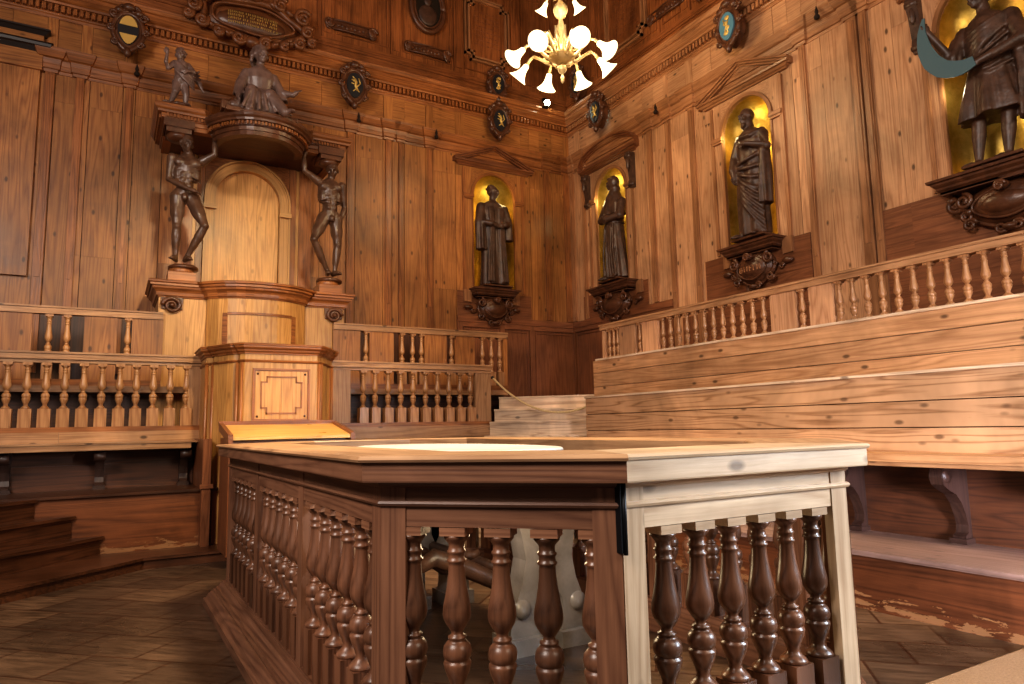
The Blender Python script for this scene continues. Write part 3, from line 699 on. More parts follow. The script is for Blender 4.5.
# front panel with stepped strapwork moulding
mb = MB(); yf = 7.30 - 8.6
def frame_rect(mb, x0, x1, z0, z1, w, y, d):
    mb.box(x0, x1, y - d, y, z1 - w, z1, 'x'); mb.box(x0, x1, y - d, y, z0, z0 + w, 'x'); mb.box(x0, x0 + w, y - d, y, z0 + w, z1 - w, 'z'); mb.box(x1 - w, x1, y - d, y, z0 + w, z1 - w, 'z')
frame_rect(mb, -.285, .285, 1.30, 1.84, .018, yf, .018); frame_rect(mb, -.265, .265, 1.32, 1.82, .008, yf, .010)
zc, hx, hz, n_ = 1.57, .20, .185, .055
pg = [(-hx, -hz + n_), (-hx + n_, -hz + n_), (-hx + n_, -hz), (hx - n_, -hz), (hx - n_, -hz + n_), (hx, -hz + n_), (hx, hz - n_), (hx - n_, hz - n_), (hx - n_, hz), (-hx + n_, hz), (-hx + n_, hz - n_), (-hx, hz - n_)]
for i in range(12):
    a, b = pg[i], pg[(i + 1) % 12]; w = .007
    mb.box(min(a[0], b[0]) - w, max(a[0], b[0]) + w, yf - .016, yf, zc + min(a[1], b[1]) - w, zc + max(a[1], b[1]) + w)
_strap = mb
mb = MB(); mb.box(-.262, -.001, yf - .006, yf, 1.325, 1.815, 'z', .12); mb.box(.001, .262, yf - .006, yf, 1.325, 1.815, 'z', .08); fp = mb.build('front_panel', 'honey', pu); _strap.build('strapwork_moulding', 'trimA', fp)
for sx in (-.235, .235):
    for z in (1.355, 1.785): mb = MB(); mb.ell((sx, yf - .012, z), (.012, .01, .012), seg=8, rings=6); mb.build('stud', 'dark', fp)
# desk in front
mb = MB(); D = lambda x, y: (x - 1.52, y - 8.6)
m4 = [D(.95, 7.28) + (1.275,), D(2.06, 7.28) + (1.275,), D(2.06, 6.64) + (1.16,), D(.95, 6.64) + (1.16,)]
mb.add(m4 + [(x, y, z - .03) for x, y, z in m4], [(0, 1, 2, 3), (4, 7, 6, 5), (0, 4, 5, 1), (1, 5, 6, 2), (2, 6, 7, 3), (3, 7, 4, 0)], None, .1, 'x')
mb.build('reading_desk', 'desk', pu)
mb = MB()
for x in (.95, 2.06):
    a = [D(x - .02, 7.28) + (1.30,), D(x + .02, 7.28) + (1.30,), D(x + .02, 6.62) + (1.18,), D(x - .02, 6.62) + (1.18,)]
    mb.add(a + [(p, q, z - .08) for p, q, z in a], [(0, 1, 2, 3), (4, 7, 6, 5), (0, 4, 5, 1), (1, 5, 6, 2), (2, 6, 7, 3), (3, 7, 4, 0)], None, 0, 'y')
mb.box(*[v - 1.52 for v in (.93, 2.08)], 7.27 - 8.6, 7.3 - 8.6, 1.27, 1.31, 'x')
mb.build('desk_rim', 'red', pu)
mb = MB()
for x in (.98, 2.03): mb.box(x - 1.52 - .03, x - 1.52 + .03, 6.72 - 8.6, 7.27 - 8.6, .104, 1.15, 'z')
mb.box(-.54, .54, 6.70 - 8.6, 6.73 - 8.6, .4, 1.13, 'x'); mb.build('desk_stand', 'red', pu)
# side posts next to the benches
mb = MB(); mb.box(-.70, -.62, 7.48 - 8.6, 8.3 - 8.6, .104, 1.14, 'z'); mb.box(-.72, -.6, 7.46 - 8.6, 7.5 - 8.6, .66, .70, 'x'); mb.build('plinth_post', 'red', pu)
mb = MB(); mb.box(.62, .70, 7.48 - 8.6, 8.3 - 8.6, .104, 1.14, 'z'); mb.build('plinth_post', 'red', pu)
# upper body with bulging breast
def bulge(hw, yb, yf_, n=12, ext=0):
    pts = []
    for i in range(n + 1):
        t = -1 + 2 * i / n; pts.append((hw * t, yb - (yb - yf_) * (1 - abs(t) ** 2.6) - .02))
    return pts
UB = [(-1.10, 9.8), (-1.10, 8.97), (-.585, 8.97), (-.585, 8.93)] + bulge(.56, 8.90, 8.68)[0:] + [(.585, 8.93), (.585, 8.97), (1.10, 8.97), (1.10, 9.8)]
UBl = [(x + .03, y - 8.6) for x, y in UB]
mb = MB(); mb.sweep(UBl, [(-.03, 1.2), (0, 1.2), (0, 2.85), (-.03, 2.85)], vert=True); mb.build('upper_body', 'honey', pu)
mb = MB(); mb.sweep(UBl, [(-.06, 2.80), (.012, 2.80), (.016, 2.815), (.03, 2.82), (.035, 2.86), (.05, 2.88), (.075, 2.90), (.08, 2.925), (.10, 2.93), (.10, 2.955), (.12, 2.965), (.122, 2.985), (.11, 2.995), (-.06, 2.995)])
mb.build('upper_cornice', 'trimA', pu)
mb = MB(); mb.prism([(x, y) for x, y in UBl], 2.9, 2.99, 'x'); mb.build('upper_deck', 'honey', pu)
mb = MB()                                           # breast panel boards and moulding following the bulge
bp = [(x + .03, y - 8.6) for x, y in bulge(.56, 8.90, 8.68, 24)]
def ribbon(mb, P, z0, z1, d, tint=0):
    mb.sweep(P, [(-.005, z0), (d, z0), (d, z1), (-.005, z1)], tint=tint)
ribbon(mb, bp[4:21], 2.60, 2.615, .014); ribbon(mb, bp[4:21], 2.62, 2.63, .008)
ribbon(mb, bp[3:5], 2.02, 2.62, .014); ribbon(mb, bp[20:22], 2.02, 2.62, .014)
mb.build('breast_moulding', 'trimA', pu)
for sx in (-.93, .99):
    mb = MB()                              # volutes under the cornice
    c0 = (sx, 8.945 - 8.6, 2.70); pts = []; rr_ = []
    for i in range(34):
        a = i * .36; r_ = .105 * (1 - i / 40); pts.append((c0[0] + (r_ * math.cos(a)) * (1 if sx > 0 else -1), c0[1] - .02, c0[2] + r_ * math.sin(a) * .9)); rr_.append(.026 * (1 - i / 60))
    mb.tube(pts, rr_, 8); mb.ell((sx, c0[1] - .03, 2.70), (.03, .04, .03)); mb.slab([(sx - .11, 2.66), (sx + .11, 2.66), (sx + .12, 2.8), (sx - .12, 2.8)], c0[1], c0[1] + .04)
    mb.build('volute', 'carve', pu)
# arched back
def arch_ring(mb, cx, zs_, r0, r1, z0, y0, y1, n=20):
    def col(r): return [(cx - r, z0)] + [(cx - r * math.cos(PI * i / n), zs_ + r * math.sin(PI * i / n)) for i in range(n + 1)] + [(cx + r, z0)]
    A_, B_ = col(r0), col(r1); m = len(A_); vs = []
    for P in (A_, B_): vs += [(x, y0, z) for x, z in P]
    for P in (A_, B_): vs += [(x, y1, z) for x, z in P]
    fs = []; gs = []
    L = 0
    for q in range(4):
        for i in range(m): gs.append((i * .1, (r0, r1)[q % 2], q * .02))
    for i in range(m - 1):
        fs += [(i, i + 1, m + i + 1, m + i), (2 * m + i, 3 * m + i, 3 * m + i + 1, 2 * m + i + 1), (i, 2 * m + i, 2 * m + i + 1, i + 1), (m + i, m + i + 1, 3 * m + i + 1, 3 * m + i)]
    fs += [(0, m, 3 * m, 2 * m), (m - 1, 3 * m - 1, 4 * m - 1, 2 * m - 1)]
    mb.add(vs, fs, gs)
ax = 1.535 - 1.52; yw = 9.9 - 8.6
mb = MB(); mb.box(ax - .82, ax - .42, yw - .10, yw - .05, 2.99, 5.02, 'z'); mb.box(ax + .42, ax + .86, yw - .10, yw - .05, 2.99, 5.02, 'z')
for a, b in ((-.42, -.14), (-.138, .13), (.132, .42)): mb.box(ax + a, ax + b, yw - .07, yw - .05, 2.99, 4.86, 'z', .1)
mb.build('back_panel', 'honey', pu)
mb = MB(); arch_ring(mb, ax, 4.36, .43, .55, 2.99, yw - .16, yw - .05); arch_ring(mb, ax, 4.36, .535, .56, 2.99, yw - .19, yw - .05); arch_ring(mb, ax, 4.36, .42, .44, 2.99, yw - .17, yw - .05)
for sx in (-1, 1): mb.box(ax + sx * .49 - .08, ax + sx * .49 + .08, yw - .21, yw - .15, 4.18, 4.24, 'x')
mb.build('arch', 'honey', pu)
mb = MB()                                           # spandrel above the arch
n = 20; top = 5.02
for i in range(n):
    t0, t1 = PI * i / n, PI * (i + 1) / n; x0, x1 = ax - .55 * math.cos(t0), ax - .55 * math.cos(t1)
    mb.slab([(x0, 4.36 + .55 * math.sin(t0)), (x1, 4.36 + .55 * math.sin(t1)), (x1, top), (x0, top)], yw - .13, yw - .05, 'x', 0)
for sx in (-1, 1):
    mb.box(ax + sx * .60 - .045, ax + sx * .60 + .045, yw - .13, yw - .05, 2.99, 5.02, 'z'); mb.box(ax + sx * .69, ax + sx * .86, yw - .13, yw - .10, 3.1, 4.95, 'z')
mb.box(ax - .66, ax + .66, yw - .2, yw - .1, 4.93, 5.02, 'x')
mb.build('arch_surround', 'trimA', pu)
# canopy
CPp = [(-1.08, 9.9), (-1.08, 8.98), (-.55, 8.98), (-.53, 8.86)] + bulge(.515, 8.84, 8.48, 14) + [(.53, 8.86), (.55, 8.98), (1.07, 8.98), (1.07, 9.9)]
CPl = [(x, y - 8.6) for x, y in CPp]
side1, mid, side2 = [0, 1], list(range(2, len(CPl) - 3)), [len(CPl) - 3, len(CPl) - 2]
CPF = [(-.1, 5.0), (0, 5.0), (.0, 5.05), (.015, 5.055), (.02, 5.10), (.045, 5.105), (.05, 5.12), (.05, 5.15), (.09, 5.155), (.095, 5.18), (.12, 5.20), (.13, 5.225), (.13, 5.25), (.115, 5.262), (-.1, 5.265)]
ccs = []
for sg_ in (side1, side2):
    mb = MB(); mb.sweep(CPl, [(o, z - .10) for o, z in CPF], segs=sg_); ccs.append(mb.build('canopy_cornice', 'trimA', pu))
mb = MB(); mb.sweep(CPl, [(o, z - .21) for o, z in CPF], segs=mid); bow = mb.build('canopy_bow', 'carve', pu)
mb = MB(); mb.prism([(-1.08, 1.3), (-1.08, .38), (1.07, .38), (1.07, 1.3)], 5.0, 5.15, 'x'); mb.prism(CPl, 4.98, 5.04, 'x'); mb.build('canopy_top', 'trimA', pu)
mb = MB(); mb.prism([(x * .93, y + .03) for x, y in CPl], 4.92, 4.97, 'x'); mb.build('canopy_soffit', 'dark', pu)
def dent(mb, a, b, z0, z1, st, w, out):
    L = math.hypot(b[0] - a[0], b[1] - a[1]); ux, uy = (b[0] - a[0]) / L, (b[1] - a[1]) / L; nx, ny = uy, -ux; t = st / 2
    while t < L - w / 2:
        c = (a[0] + ux * t + nx * out, a[1] + uy * t + ny * out); q = [(c[0] + ux * s1 * w / 2 + nx * s2 * .014, c[1] + uy * s1 * w / 2 + ny * s2 * .014) for s1, s2 in ((-1, -1), (1, -1), (1, 1), (-1, 1))]
        mb.prism(q, z0, z1, 'z', 0); t += st
for sg_, pa in ((side1, ccs[0]), (mid, bow), (side2, ccs[1])):
    mb = MB()
    for i in sg_: dent(mb, CPl[i], CPl[i + 1], *((5.01, 5.052) if sg_ is not mid else (4.90, 4.94)), .038, .022, .058)
    mb.build('dentils', 'trimA', pa)
for sx, xx in ((-1, -.93), (1, .93)):                # capitals over the two figures
    mb = MB(); mb.box(xx - .17, xx + .17, 8.92 - 8.6, 9.3 - 8.6, 4.90, 5.0, 'x'); mb.box(xx - .14, xx + .14, 8.94 - 8.6, 9.28 - 8.6, 4.84, 4.93, 'x'); mb.lathe([(.11, 4.77), (.13, 4.80), (.13, 4.84)], (xx, 9.06 - 8.6, 0), 14)
    mb.build('capital', 'carve', pu)
for xx in (-.84, .93):
    mb = MB(); mb.box(xx - .15, xx + .15, 8.88 - 8.6, 9.2 - 8.6, 2.99, 3.10, 'x'); mb.lathe([(.14, 3.10), (.15, 3.12), (.13, 3.17), (.10, 3.20), (0, 3.21)], (xx, 9.04 - 8.6, 0), 14)
    mb.build('figure_pedestal', 'trimA', pu)

# ------------------------------------------------------------------ figures
def head(mb, c, yaw=0, tilt=0, s=1.0, hair='short', beard=False):
    Mx = Matrix.Translation(c) @ Matrix.Rotation(yaw, 4, 'Z') @ Matrix.Rotation(tilt, 4, 'X')
    def e(p, r, rot=(0, 0, 0)):
        q = Mx @ Vector([v * s for v in p]); rr = (Mx.to_3x3() @ Euler(rot).to_matrix()).to_euler(); mb.ell(q, [v * s for v in r], rr, 12, 9)
    e((0, .01, .02), (.075, .095, .095)); e((0, -.025, -.045), (.055, .06, .065)); e((0, -.06, -.085), (.028, .028, .024))
    e((0, -.098, -.018), (.014, .022, .030)); e((0, -.088, .022), (.052, .018, .012)); e((0, -.086, -.052), (.026, .014, .008)); e((0, -.084, -.066), (.022, .014, .008))
    for sx in (-1, 1): e((sx * .028, -.080, .004), (.013, .010, .008)); e((sx * .045, -.06, -.03), (.022, .025, .02)); e((sx * .078, .005, -.01), (.010, .02, .03))
    if hair == 'short':
        for i in range(26):
            a = R(0, 2 * PI); ph = R(.15, 1.4); e((.078 * math.cos(a) * math.cos(ph), .02 + .095 * math.sin(a) * math.cos(ph) + (.02 if math.sin(a) < 0 else 0), .03 + .092 * math.sin(ph)), (.022, .022, .02))
    elif hair == 'hood':
        e((0, .03, .02), (.098, .10, .115)); e((0, .05, -.10), (.10, .085, .09)); e((0, -.03, .085), (.075, .06, .03))
    elif hair == 'long':
        for i in range(40):
            a = R(.1, PI - .1); z = R(-.12, .1); e((.085 * math.cos(a), .03 + .09 * math.sin(a), z), (.024, .024, .03))
        e((0, .02, .085), (.075, .085, .035))
    if beard:
        for i in range(12): e((R(-.035, .035), -.07 + R(-.015, .01), -.09 - R(0, .05)), (.02, .018, .026))
def hand(mb, p, d, up, s=1.0, curl=.5):
    d = Vector(d).normalized(); up = Vector(up); up = (up - d * up.dot(d)).normalized(); w = d.cross(up)
    p = Vector(p); mb.limb([p, p + d * .045 * s], [.026 * s, .032 * s])
    for i in range(4):
        b = p + d * .07 * s + w * (i - 1.5) * .019 * s; L = (.062, .072, .068, .052)[i] * s
        m1 = b + d * L * .5 - up * L * .2 * curl; m2 = m1 + d * L * .35 - up * L * .6 * curl
        mb.tube([b - d * .03 * s, b, m1, m2], [.011 * s, .0105 * s, .010 * s, .008 * s], 6)
    b = p + d * .02 * s + w * -.035 * s; mb.tube([p + d * .01 * s, b, b + d * .035 * s - w * .018 * s, b + d * .06 * s - w * .02 * s - up * .01], [.013 * s, .012 * s, .0105 * s, .009 * s], 6)
def foot(mb, p, d, s=1.0):
    d = Vector(d).normalized(); p = Vector(p); mb.limb([p + Vector((0, 0, .05)), p - d * .04 + Vector((0, 0, .03)), p + d * .07 + Vector((0, 0, .035)), p + d * .14 + Vector((0, 0, .018))], [.036 * s, .032 * s, .034 * s, .02 * s])
    w = d.cross(Vector((0, 0, 1)))
    for i in range(5): q = p + d * (.15 - .008 * i) + w * (.024 - .012 * i) * 1.2; mb.limb([q - d * .03 + Vector((0, 0, .016)), q + Vector((0, 0, .012))], [.011, .010])
def muscles(mb, a, b, r, n, off):
    a, b = Vector(a), Vector(b); d = (b - a); L = d.length; d.normalize(); x = d.cross(Vector((0, 1, 0))).normalized(); y = d.cross(x)
    for i in range(n):
        t = 2 * PI * i / n + off; c = a.lerp(b, .42) + (x * math.cos(t) + y * math.sin(t)) * r * .55
        mb.ell(c, (r * .55, r * .55, L * .36), d.to_track_quat('Z', 'Y').to_euler(), 8, 7)
def flayed(label, loc, J):
    t = thing('anatomical_figure', label, 'statue', loc, 0, 'flayed men flanking the pulpit')
    mb = MB(); V = {k_: Vector(v) for k_, v in J.items() if isinstance(v, tuple)}
    pel, ch_, nk = V['pel'], V['chest'], V['neck']
    mb.limb([pel, pel.lerp(ch_, .5), ch_], [.105, .095, .125]); mb.ell(ch_ + Vector((0, 0, .02)), (.165, .105, .16)); mb.ell(pel, (.135, .10, .10))
    mb.limb([ch_, nk, V['head'] - Vector((0, 0, .05))], [.10, .052, .048])
    for sx in (-1, 1):
        mb.ell(ch_ + Vector((sx * .075, -.075, .04)), (.078, .04, .06)); mb.ell(ch_ + Vector((sx * .10, .0, -.08)), (.06, .09, .10))
        for i in range(3): mb.ell(pel.lerp(ch_, .28 + .2 * i) + Vector((sx * .035, -.09, 0)), (.032, .022, .038))
        for i in range(5): mb.tube([ch_ + Vector((sx * .02, -.10, -.02 - i * .035)), ch_ + Vector((sx * .12, -.075, -.05 - i * .035)), ch_ + Vector((sx * .165, 0, -.03 - i * .035))], .009, 6)
        mb.ell(pel + Vector((sx * .08, .07, -.02)), (.075, .07, .085))
    mb.ell(pel + Vector((0, -.1, -.06)), (.035, .035, .045))
    head(mb, V['head'], J['hy'], J.get('ht', 0), 1.0, 'none')
    for k_ in ('l', 'r'):
        sh, el, wr = V[k_ + 's'], V[k_ + 'e'], V[k_ + 'w']
        mb.limb([sh, sh.lerp(el, .45), el, el.lerp(wr, .3), wr], [.062, .048, .036, .040, .024]); muscles(mb, sh, el, .045, 3, .4); muscles(mb, el, wr, .034, 3, .2)
        hd = Vector(J[k_ + 'hd']); hand(mb, wr, hd, J[k_ + 'hu'], 1.0, .6)
        hp, kn, an = V[k_ + 'h'], V[k_ + 'k'], V[k_ + 'a']
        mb.limb([hp, hp.lerp(kn, .4), kn, kn.lerp(an, .3), kn.lerp(an, .7), an], [.095, .078, .052, .056, .038, .031]); muscles(mb, hp, kn, .078, 4, .3); muscles(mb, kn, an, .05, 3, PI / 2)
        mb.ell(kn + Vector((0, -.035, 0)), (.032, .03, .036)); foot(mb, an - Vector((0, 0, .05)), J[k_ + 'f'])
    mb.build('body', 'statueL', t, remesh=.0105)
    b = MB(); b.lathe([(0, -.06), (.17, -.06), (.17, -.03), (.14, -.01), (0, .0)], (0, 0, 0), 16); b.build('base', 'carve', t)
    return t
# left figure: straight right leg, bent left leg, left arm raised to the canopy   (x right, -y toward room)
flayed('dark carved flayed man left of the pulpit arch raising one arm to the canopy', (.70, 9.05, 3.22), dict(
    pel=(-.02, 0, .88), chest=(.0, -.01, 1.22), neck=(.015, -.02, 1.39), head=(-.02, -.04, 1.53), hy=.45, ht=.25,
    ls=(.17, -.02, 1.33), le=(.30, -.10, 1.42), lw=(.29, -.10, 1.63), lhd=(.05, .05, 1), lhu=(0, -1, 0),
    rs=(-.17, -.02, 1.32), re=(-.20, -.03, 1.04), rw=(.03, -.17, .90), rhd=(1, -.25, -.25), rhu=(0, -.4, 1),
    rh=(-.09, 0, .84), rk=(-.09, -.03, .46), ra=(-.09, .02, .09), rf=(-.35, -1, 0),
    lh=(.07, 0, .84), lk=(.21, -.13, .48), la=(.03, -.0, .09), lf=(.3, -1, 0)))
flayed('brown carved flayed man right of the pulpit arch with one arm bent above him', (2.47, 9.05, 3.22), dict(
    pel=(.0, 0, .86), chest=(-.01, -.01, 1.2), neck=(.0, -.02, 1.37), head=(.02, -.03, 1.50), hy=-.3, ht=.35,
    rs=(-.17, -.02, 1.32), re=(-.36, -.06, 1.42), rw=(-.37, -.06, 1.62), rhd=(.4, .1, .9), rhu=(-1, 0, .3),
    ls=(.16, .0, 1.30), le=(.21, .04, 1.02), lw=(.14, -.02, .80), lhd=(-.2, -.1, -1), lhu=(1, 0, 0),
    rh=(-.08, 0, .82), rk=(-.24, -.12, .48), ra=(-.01, .02, .09), rf=(-.1, -1, 0),
    lh=(.08, 0, .82), lk=(.11, .0, .46), la=(.08, .02, .09), lf=(.35, -1, 0)))

def robe(mb, rings, n=44, folds=9, amp=.045, ph=0, tw=1.2):
    # rings: (z, cx, cy, rx, ry, fold strength)
    vs = []; m = 0; Z = []
    for a, b in zip(rings, rings[1:]):
        st = max(1, int(abs(b[0] - a[0]) / .035))
        for i in range(st): t = i / st; Z.append([a[j] * (1 - t) + b[j] * t for j in range(6)])
    Z.append(list(rings[-1]))
    for z, cx, cy, rx, ry, fs in Z:
        for i in range(n):
            t = 2 * PI * i / n
            k_ = 1 + fs * amp * (math.sin(folds * t + ph + tw * z) * 1.2 + .8 * math.sin((folds * .5 + 1.5) * t - tw * 2 * z + 1) + .6 * math.sin(17 * t + 3 * z))
            vs.append((cx + rx * k_ * math.cos(t), cy + ry * k_ * math.sin(t), z))
    m = len(Z); fc = [(j * n + i, j * n + (i + 1) % n, (j + 1) * n + (i + 1) % n, (j + 1) * n + i) for j in range(m - 1) for i in range(n)]
    fc += [tuple(range(n))[::-1], tuple((m - 1) * n + i for i in range(n))]
    mb.smooth = True; mb.add(vs, fc); mb.smooth = False
def fold(mb, pts, r0=.02, r1=.012): 
    n = len(pts); mb.tube(pts, [r0 + (r1 - r0) * i / (n - 1) for i in range(n)], 6)
def drape(mb, p0, p1, sag, out, r=.02, n=10):
    p0, p1 = Vector(p0), Vector(p1); P = []
    for i in range(n + 1):
        t = i / n; p = p0.lerp(p1, t); p.z -= sag * 4 * t * (1 - t); p.y -= out * 4 * t * (1 - t); P.append(tuple(p))
    mb.tube(P, r, 6)
def robed(label, at, kind):
    loc, rz = at; t = thing('scholar_statue', label, 'statue', loc, rz, 'statues in the gilded niches'); mb = MB()
    if kind == 'gown':           # figure A: head turned, cloak falling from both arms
        robe(mb, [(0.03, .02, 0, .24, .18, 1.2), (.3, .01, 0, .215, .165, 1.1), (.8, 0, 0, .19, .145, .9), (1.1, 0, 0, .20, .14, .6), (1.32, 0, 0, .215, .13, .3), (1.46, 0, 0, .17, .11, .1), (1.52, 0, 0, .08, .075, 0)], ph=.5)
        mb.limb([(0, 0, 1.45), (0, -.01, 1.6)], [.07, .055]); head(mb, (.0, -.02, 1.68), .7, .05, 1.02, 'short')
        for sx in (-1, 1):
            mb.limb([(sx * .2, 0, 1.4), (sx * .265, -.04, 1.12), (sx * .12, -.2, 1.06)], [.08, .075, .05])
            robe(mb, [(.62 if sx < 0 else .82, sx * .24, -.06, .085, .09, 1.6), (1.1, sx * .245, -.05, .085, .09, 1), (1.36, sx * .215, 0, .07, .08, .3)], 24, 6, .09, sx)
            hand(mb, (sx * .1, -.2, 1.06), (-sx, -.2, -.3), (0, -1, .2))
            for i in range(3): fold(mb, [(sx * (.06 + .03 * i), -.13, 1.38), (sx * (.05 + .03 * i), -.165, 1.0), (sx * (.07 + .04 * i), -.16, .5), (sx * (.08 + .045 * i), -.18, .06)], .016, .02)
    elif kind == 'friar':        # B1: hood, hands folded at belt, head in profile
        robe(mb, [(0.03, .05, 0, .205, .17, 1.2), (.35, .03, 0, .18, .155, 1.2), (.85, 0, 0, .165, .14, .8), (1.0, -.01, 0, .16, .135, .5), (1.2, 0, 0, .205, .14, .5), (1.34, 0, 0, .21, .13, .3), (1.46, 0, 0, .15, .11, .1), (1.52, 0, 0, .08, .07, 0)], ph=2)
        robe(mb, [(1.12, 0, 0, .235, .165, .8), (1.3, 0, 0, .225, .15, .6), (1.45, 0, 0, .155, .115, .2), (1.55, 0, .02, .09, .085, 0)], 36, 7, .05)
        mb.limb([(0, 0, 1.5), (0, 0, 1.62)], [.07, .06]); head(mb, (-.01, -.01, 1.68), -1.1, 0, 1.0, 'hood')
        mb.limb([(-.19, 0, 1.32), (-.24, -.08, 1.08), (-.03, -.2, 1.06)], [.075, .07, .05]); mb.limb([(.19, 0, 1.32), (.23, -.08, 1.06), (.03, -.2, 1.02)], [.075, .07, .05])
        hand(mb, (-.05, -.2, 1.06), (1, -.1, 0), (0, -1, .3)); hand(mb, (.05, -.19, 1.0), (-1, -.1, 0), (0, -1, .3))
        mb.tube([(.165 * math.cos(a * .4), .14 * math.sin(a * .4), .97) for a in range(17)], .016, 6)
        for i in range(5): fold(mb, [(-.1 + .05 * i, -.13, .95), (-.12 + .06 * i, -.16, .5), (-.1 + .075 * i, -.175, .05)], .014, .022)
        foot(mb, (-.06, -.15, 0), (-.5, -1, 0)); foot(mb, (.14, -.13, 0), (.3, -1, 0))
    elif kind == 'toga':         # B2: bearded, bare arm across chest, sweeping mantle
        robe(mb, [(0.04, -.02, 0, .215, .17, 1.1), (.35, -.02, 0, .20, .165, 1.1), (.75, -.01, 0, .205, .155, 1), (1.05, 0, 0, .185, .14, .7), (1.3, 0, 0, .205, .13, .4), (1.44, 0, 0, .16, .11, .1), (1.5, 0, 0, .08, .07, 0)], ph=4, tw=3)
        mb.limb([(0, 0, 1.45), (-.01, -.01, 1.6)], [.07, .055]); head(mb, (-.02, -.03, 1.67), -.35, .1, 1.05, 'none', True)
        mb.limb([(-.18, 0, 1.36), (-.25, -.04, 1.14), (-.19, -.16, .95), (-.16, -.17, .84)], [.075, .062, .05, .035]); hand(mb, (-.17, -.17, .86), (.1, -.1, -1), (-1, 0, 0))
        mb.limb([(.18, 0, 1.36), (.27, -.05, 1.16), (.06, -.2, 1.24)], [.08, .06, .036]); hand(mb, (.06, -.2, 1.24), (-1, -.1, .15), (0, -1, .3))
        mb.tube([(.2, -.02, 1.42), (.08, -.12, 1.36), (-.06, -.12, 1.38), (-.17, -.04, 1.42), (-.12, .09, 1.45), (.1, .09, 1.46), (.2, -.02, 1.42)], .035, 8)
        for i in range(5): drape(mb, (-.2, -.06, 1.02 - i * .03), (.2, -.04, 1.12 - i * .17), .05, .13, .026 - .001 * i)
        for i in range(5): drape(mb, (-.2, -.05, .9 - .04 * i), (.19, -.05, .52 - .11 * i), .0, .14, .018)
        robe(mb, [(.42, .20, -.02, .07, .10, 1.5), (.8, .21, -.02, .07, .10, 1.2), (1.18, .21, -.02, .06, .08, .5)], 24, 6, .1)
        foot(mb, (-.12, -.14, 0), (-.4, -1, 0)); foot(mb, (.10, -.13, 0), (.3, -1, 0)); mb.limb([(-.12, -.1, .06), (-.12, -.05, .35)], [.036, .06])
    elif kind == 'tunic':        # B3: knee-length tunic, bare legs, arm held out
        for sx, kx in ((-1, -.13), (1, .12)):
            mb.limb([(sx * .09, 0, .86), (kx, -.03, .5), (kx - .03, -.0, .3), (kx - .05, 0, .08)], [.095, .062, .062, .036]); foot(mb, (kx - .05, -.02, 0), (-.55 if sx < 0 else -.3, -1, 0))
        robe(mb, [(.46, .0, 0, .30, .21, 2.0), (.62, 0, 0, .27, .20, 1.7), (.85, 0, 0, .215, .165, 1.1), (1.02, 0, 0, .175, .135, .5), (1.2, 0, 0, .20, .14, .4), (1.36, 0, 0, .215, .13, .3), (1.46, 0, 0, .15, .10, .1), (1.52, 0, 0, .07, .07, 0)], ph=1, folds=8)
        mb.limb([(0, 0, 1.45), (-.01, -.01, 1.6)], [.07, .055]); head(mb, (-.02, -.03, 1.69), -.5, .0, 1.05, 'short')
        mb.limb([(-.19, -.01, 1.38), (-.29, -.14, 1.18), (-.40, -.26, 1.46)], [.082, .056, .032]); hand(mb, (-.40, -.26, 1.46), (-.1, -.1, .9), (1, -.3, 0))
        robe(mb, [(1.0, -.28, -.1, .07, .07, 1.6), (1.15, -.27, -.1, .085, .085, 1.3), (1.36, -.22, -.02, .08, .08, .5)], 24, 6, .1)
        mb.limb([(.2, 0, 1.38), (.30, -.08, 1.08), (.10, -.22, .98), (-.0, -.26, .95)], [.085, .068, .045, .03]); hand(mb, (.02, -.26, .95), (-1, -.2, -.1), (0, -1, .3))
        for i in range(5): drape(mb, (.2, -.05, 1.42 - i * .02), (-.16, -.06, 1.28 - i * .07), .03, .12, .024)
        for i in range(5): drape(mb, (.24, -.02, 1.36 - i * .1), (-.1, -.1, 1.1 - i * .05), .06, .1, .018)
        mb.tube([(.178 * math.cos(a * .4), .14 * math.sin(a * .4), .99) for a in range(17)], .022, 6)
        robe(mb, [(.35, .27, .02, .07, .12, 1.5), (.8, .28, .02, .09, .12, 1.2), (1.3, .22, .03, .08, .1, .5)], 24, 6, .1)
    mb.build('figure', 'statue', t, remesh=.0115)
    t.scale = (1.06 if kind == 'gown' else 1.0, .97, .965)
    b = MB(); b.box(-.25, .25, -.2, .2, -.018, .012, 'x'); b.build('base', 'carve', t, bevel=.006)
    if kind == 'tunic':
        b = MB(); K = [(-.40, 1.60, .012), (-.43, 1.48, .035), (-.43, 1.36, .055), (-.41, 1.24, .07), (-.365, 1.12, .08), (-.29, 1.01, .082), (-.19, .95, .08), (-.09, .93, .07), (.0, .95, .05)]
        P = []; W_ = []
        for i in range(15):
            u = i / 14 * 8; k_ = min(int(u), 7); f_ = u - k_; P.append((K[k_][0] * (1 - f_) + K[k_ + 1][0] * f_, -.31, K[k_][1] * (1 - f_) + K[k_ + 1][1] * f_)); W_.append(K[k_][2] * (1 - f_) + K[k_ + 1][2] * f_)
        vs = []
        for i, p in enumerate(P):
            q = Vector(P[min(i + 1, 14)]) - Vector(P[max(i - 1, 0)]); nrm = Vector((-q.z, 0, q.x)).normalized(); w = W_[i]
            for sgn in (-1, 1):
                for dy in (0, .012): vs.append(tuple(Vector(p) + nrm * sgn * w + Vector((0, dy, 0))))
        fs = []
        for i in range(14):
            a = i * 4; c_ = a + 4; fs += [(a, a + 2, c_ + 2, c_), (a + 1, c_ + 1, c_ + 3, a + 3), (a, c_, c_ + 1, a + 1), (a + 2, a + 3, c_ + 3, c_ + 2)]
        fs += [(0, 1, 3, 2), (56, 58, 59, 57)]
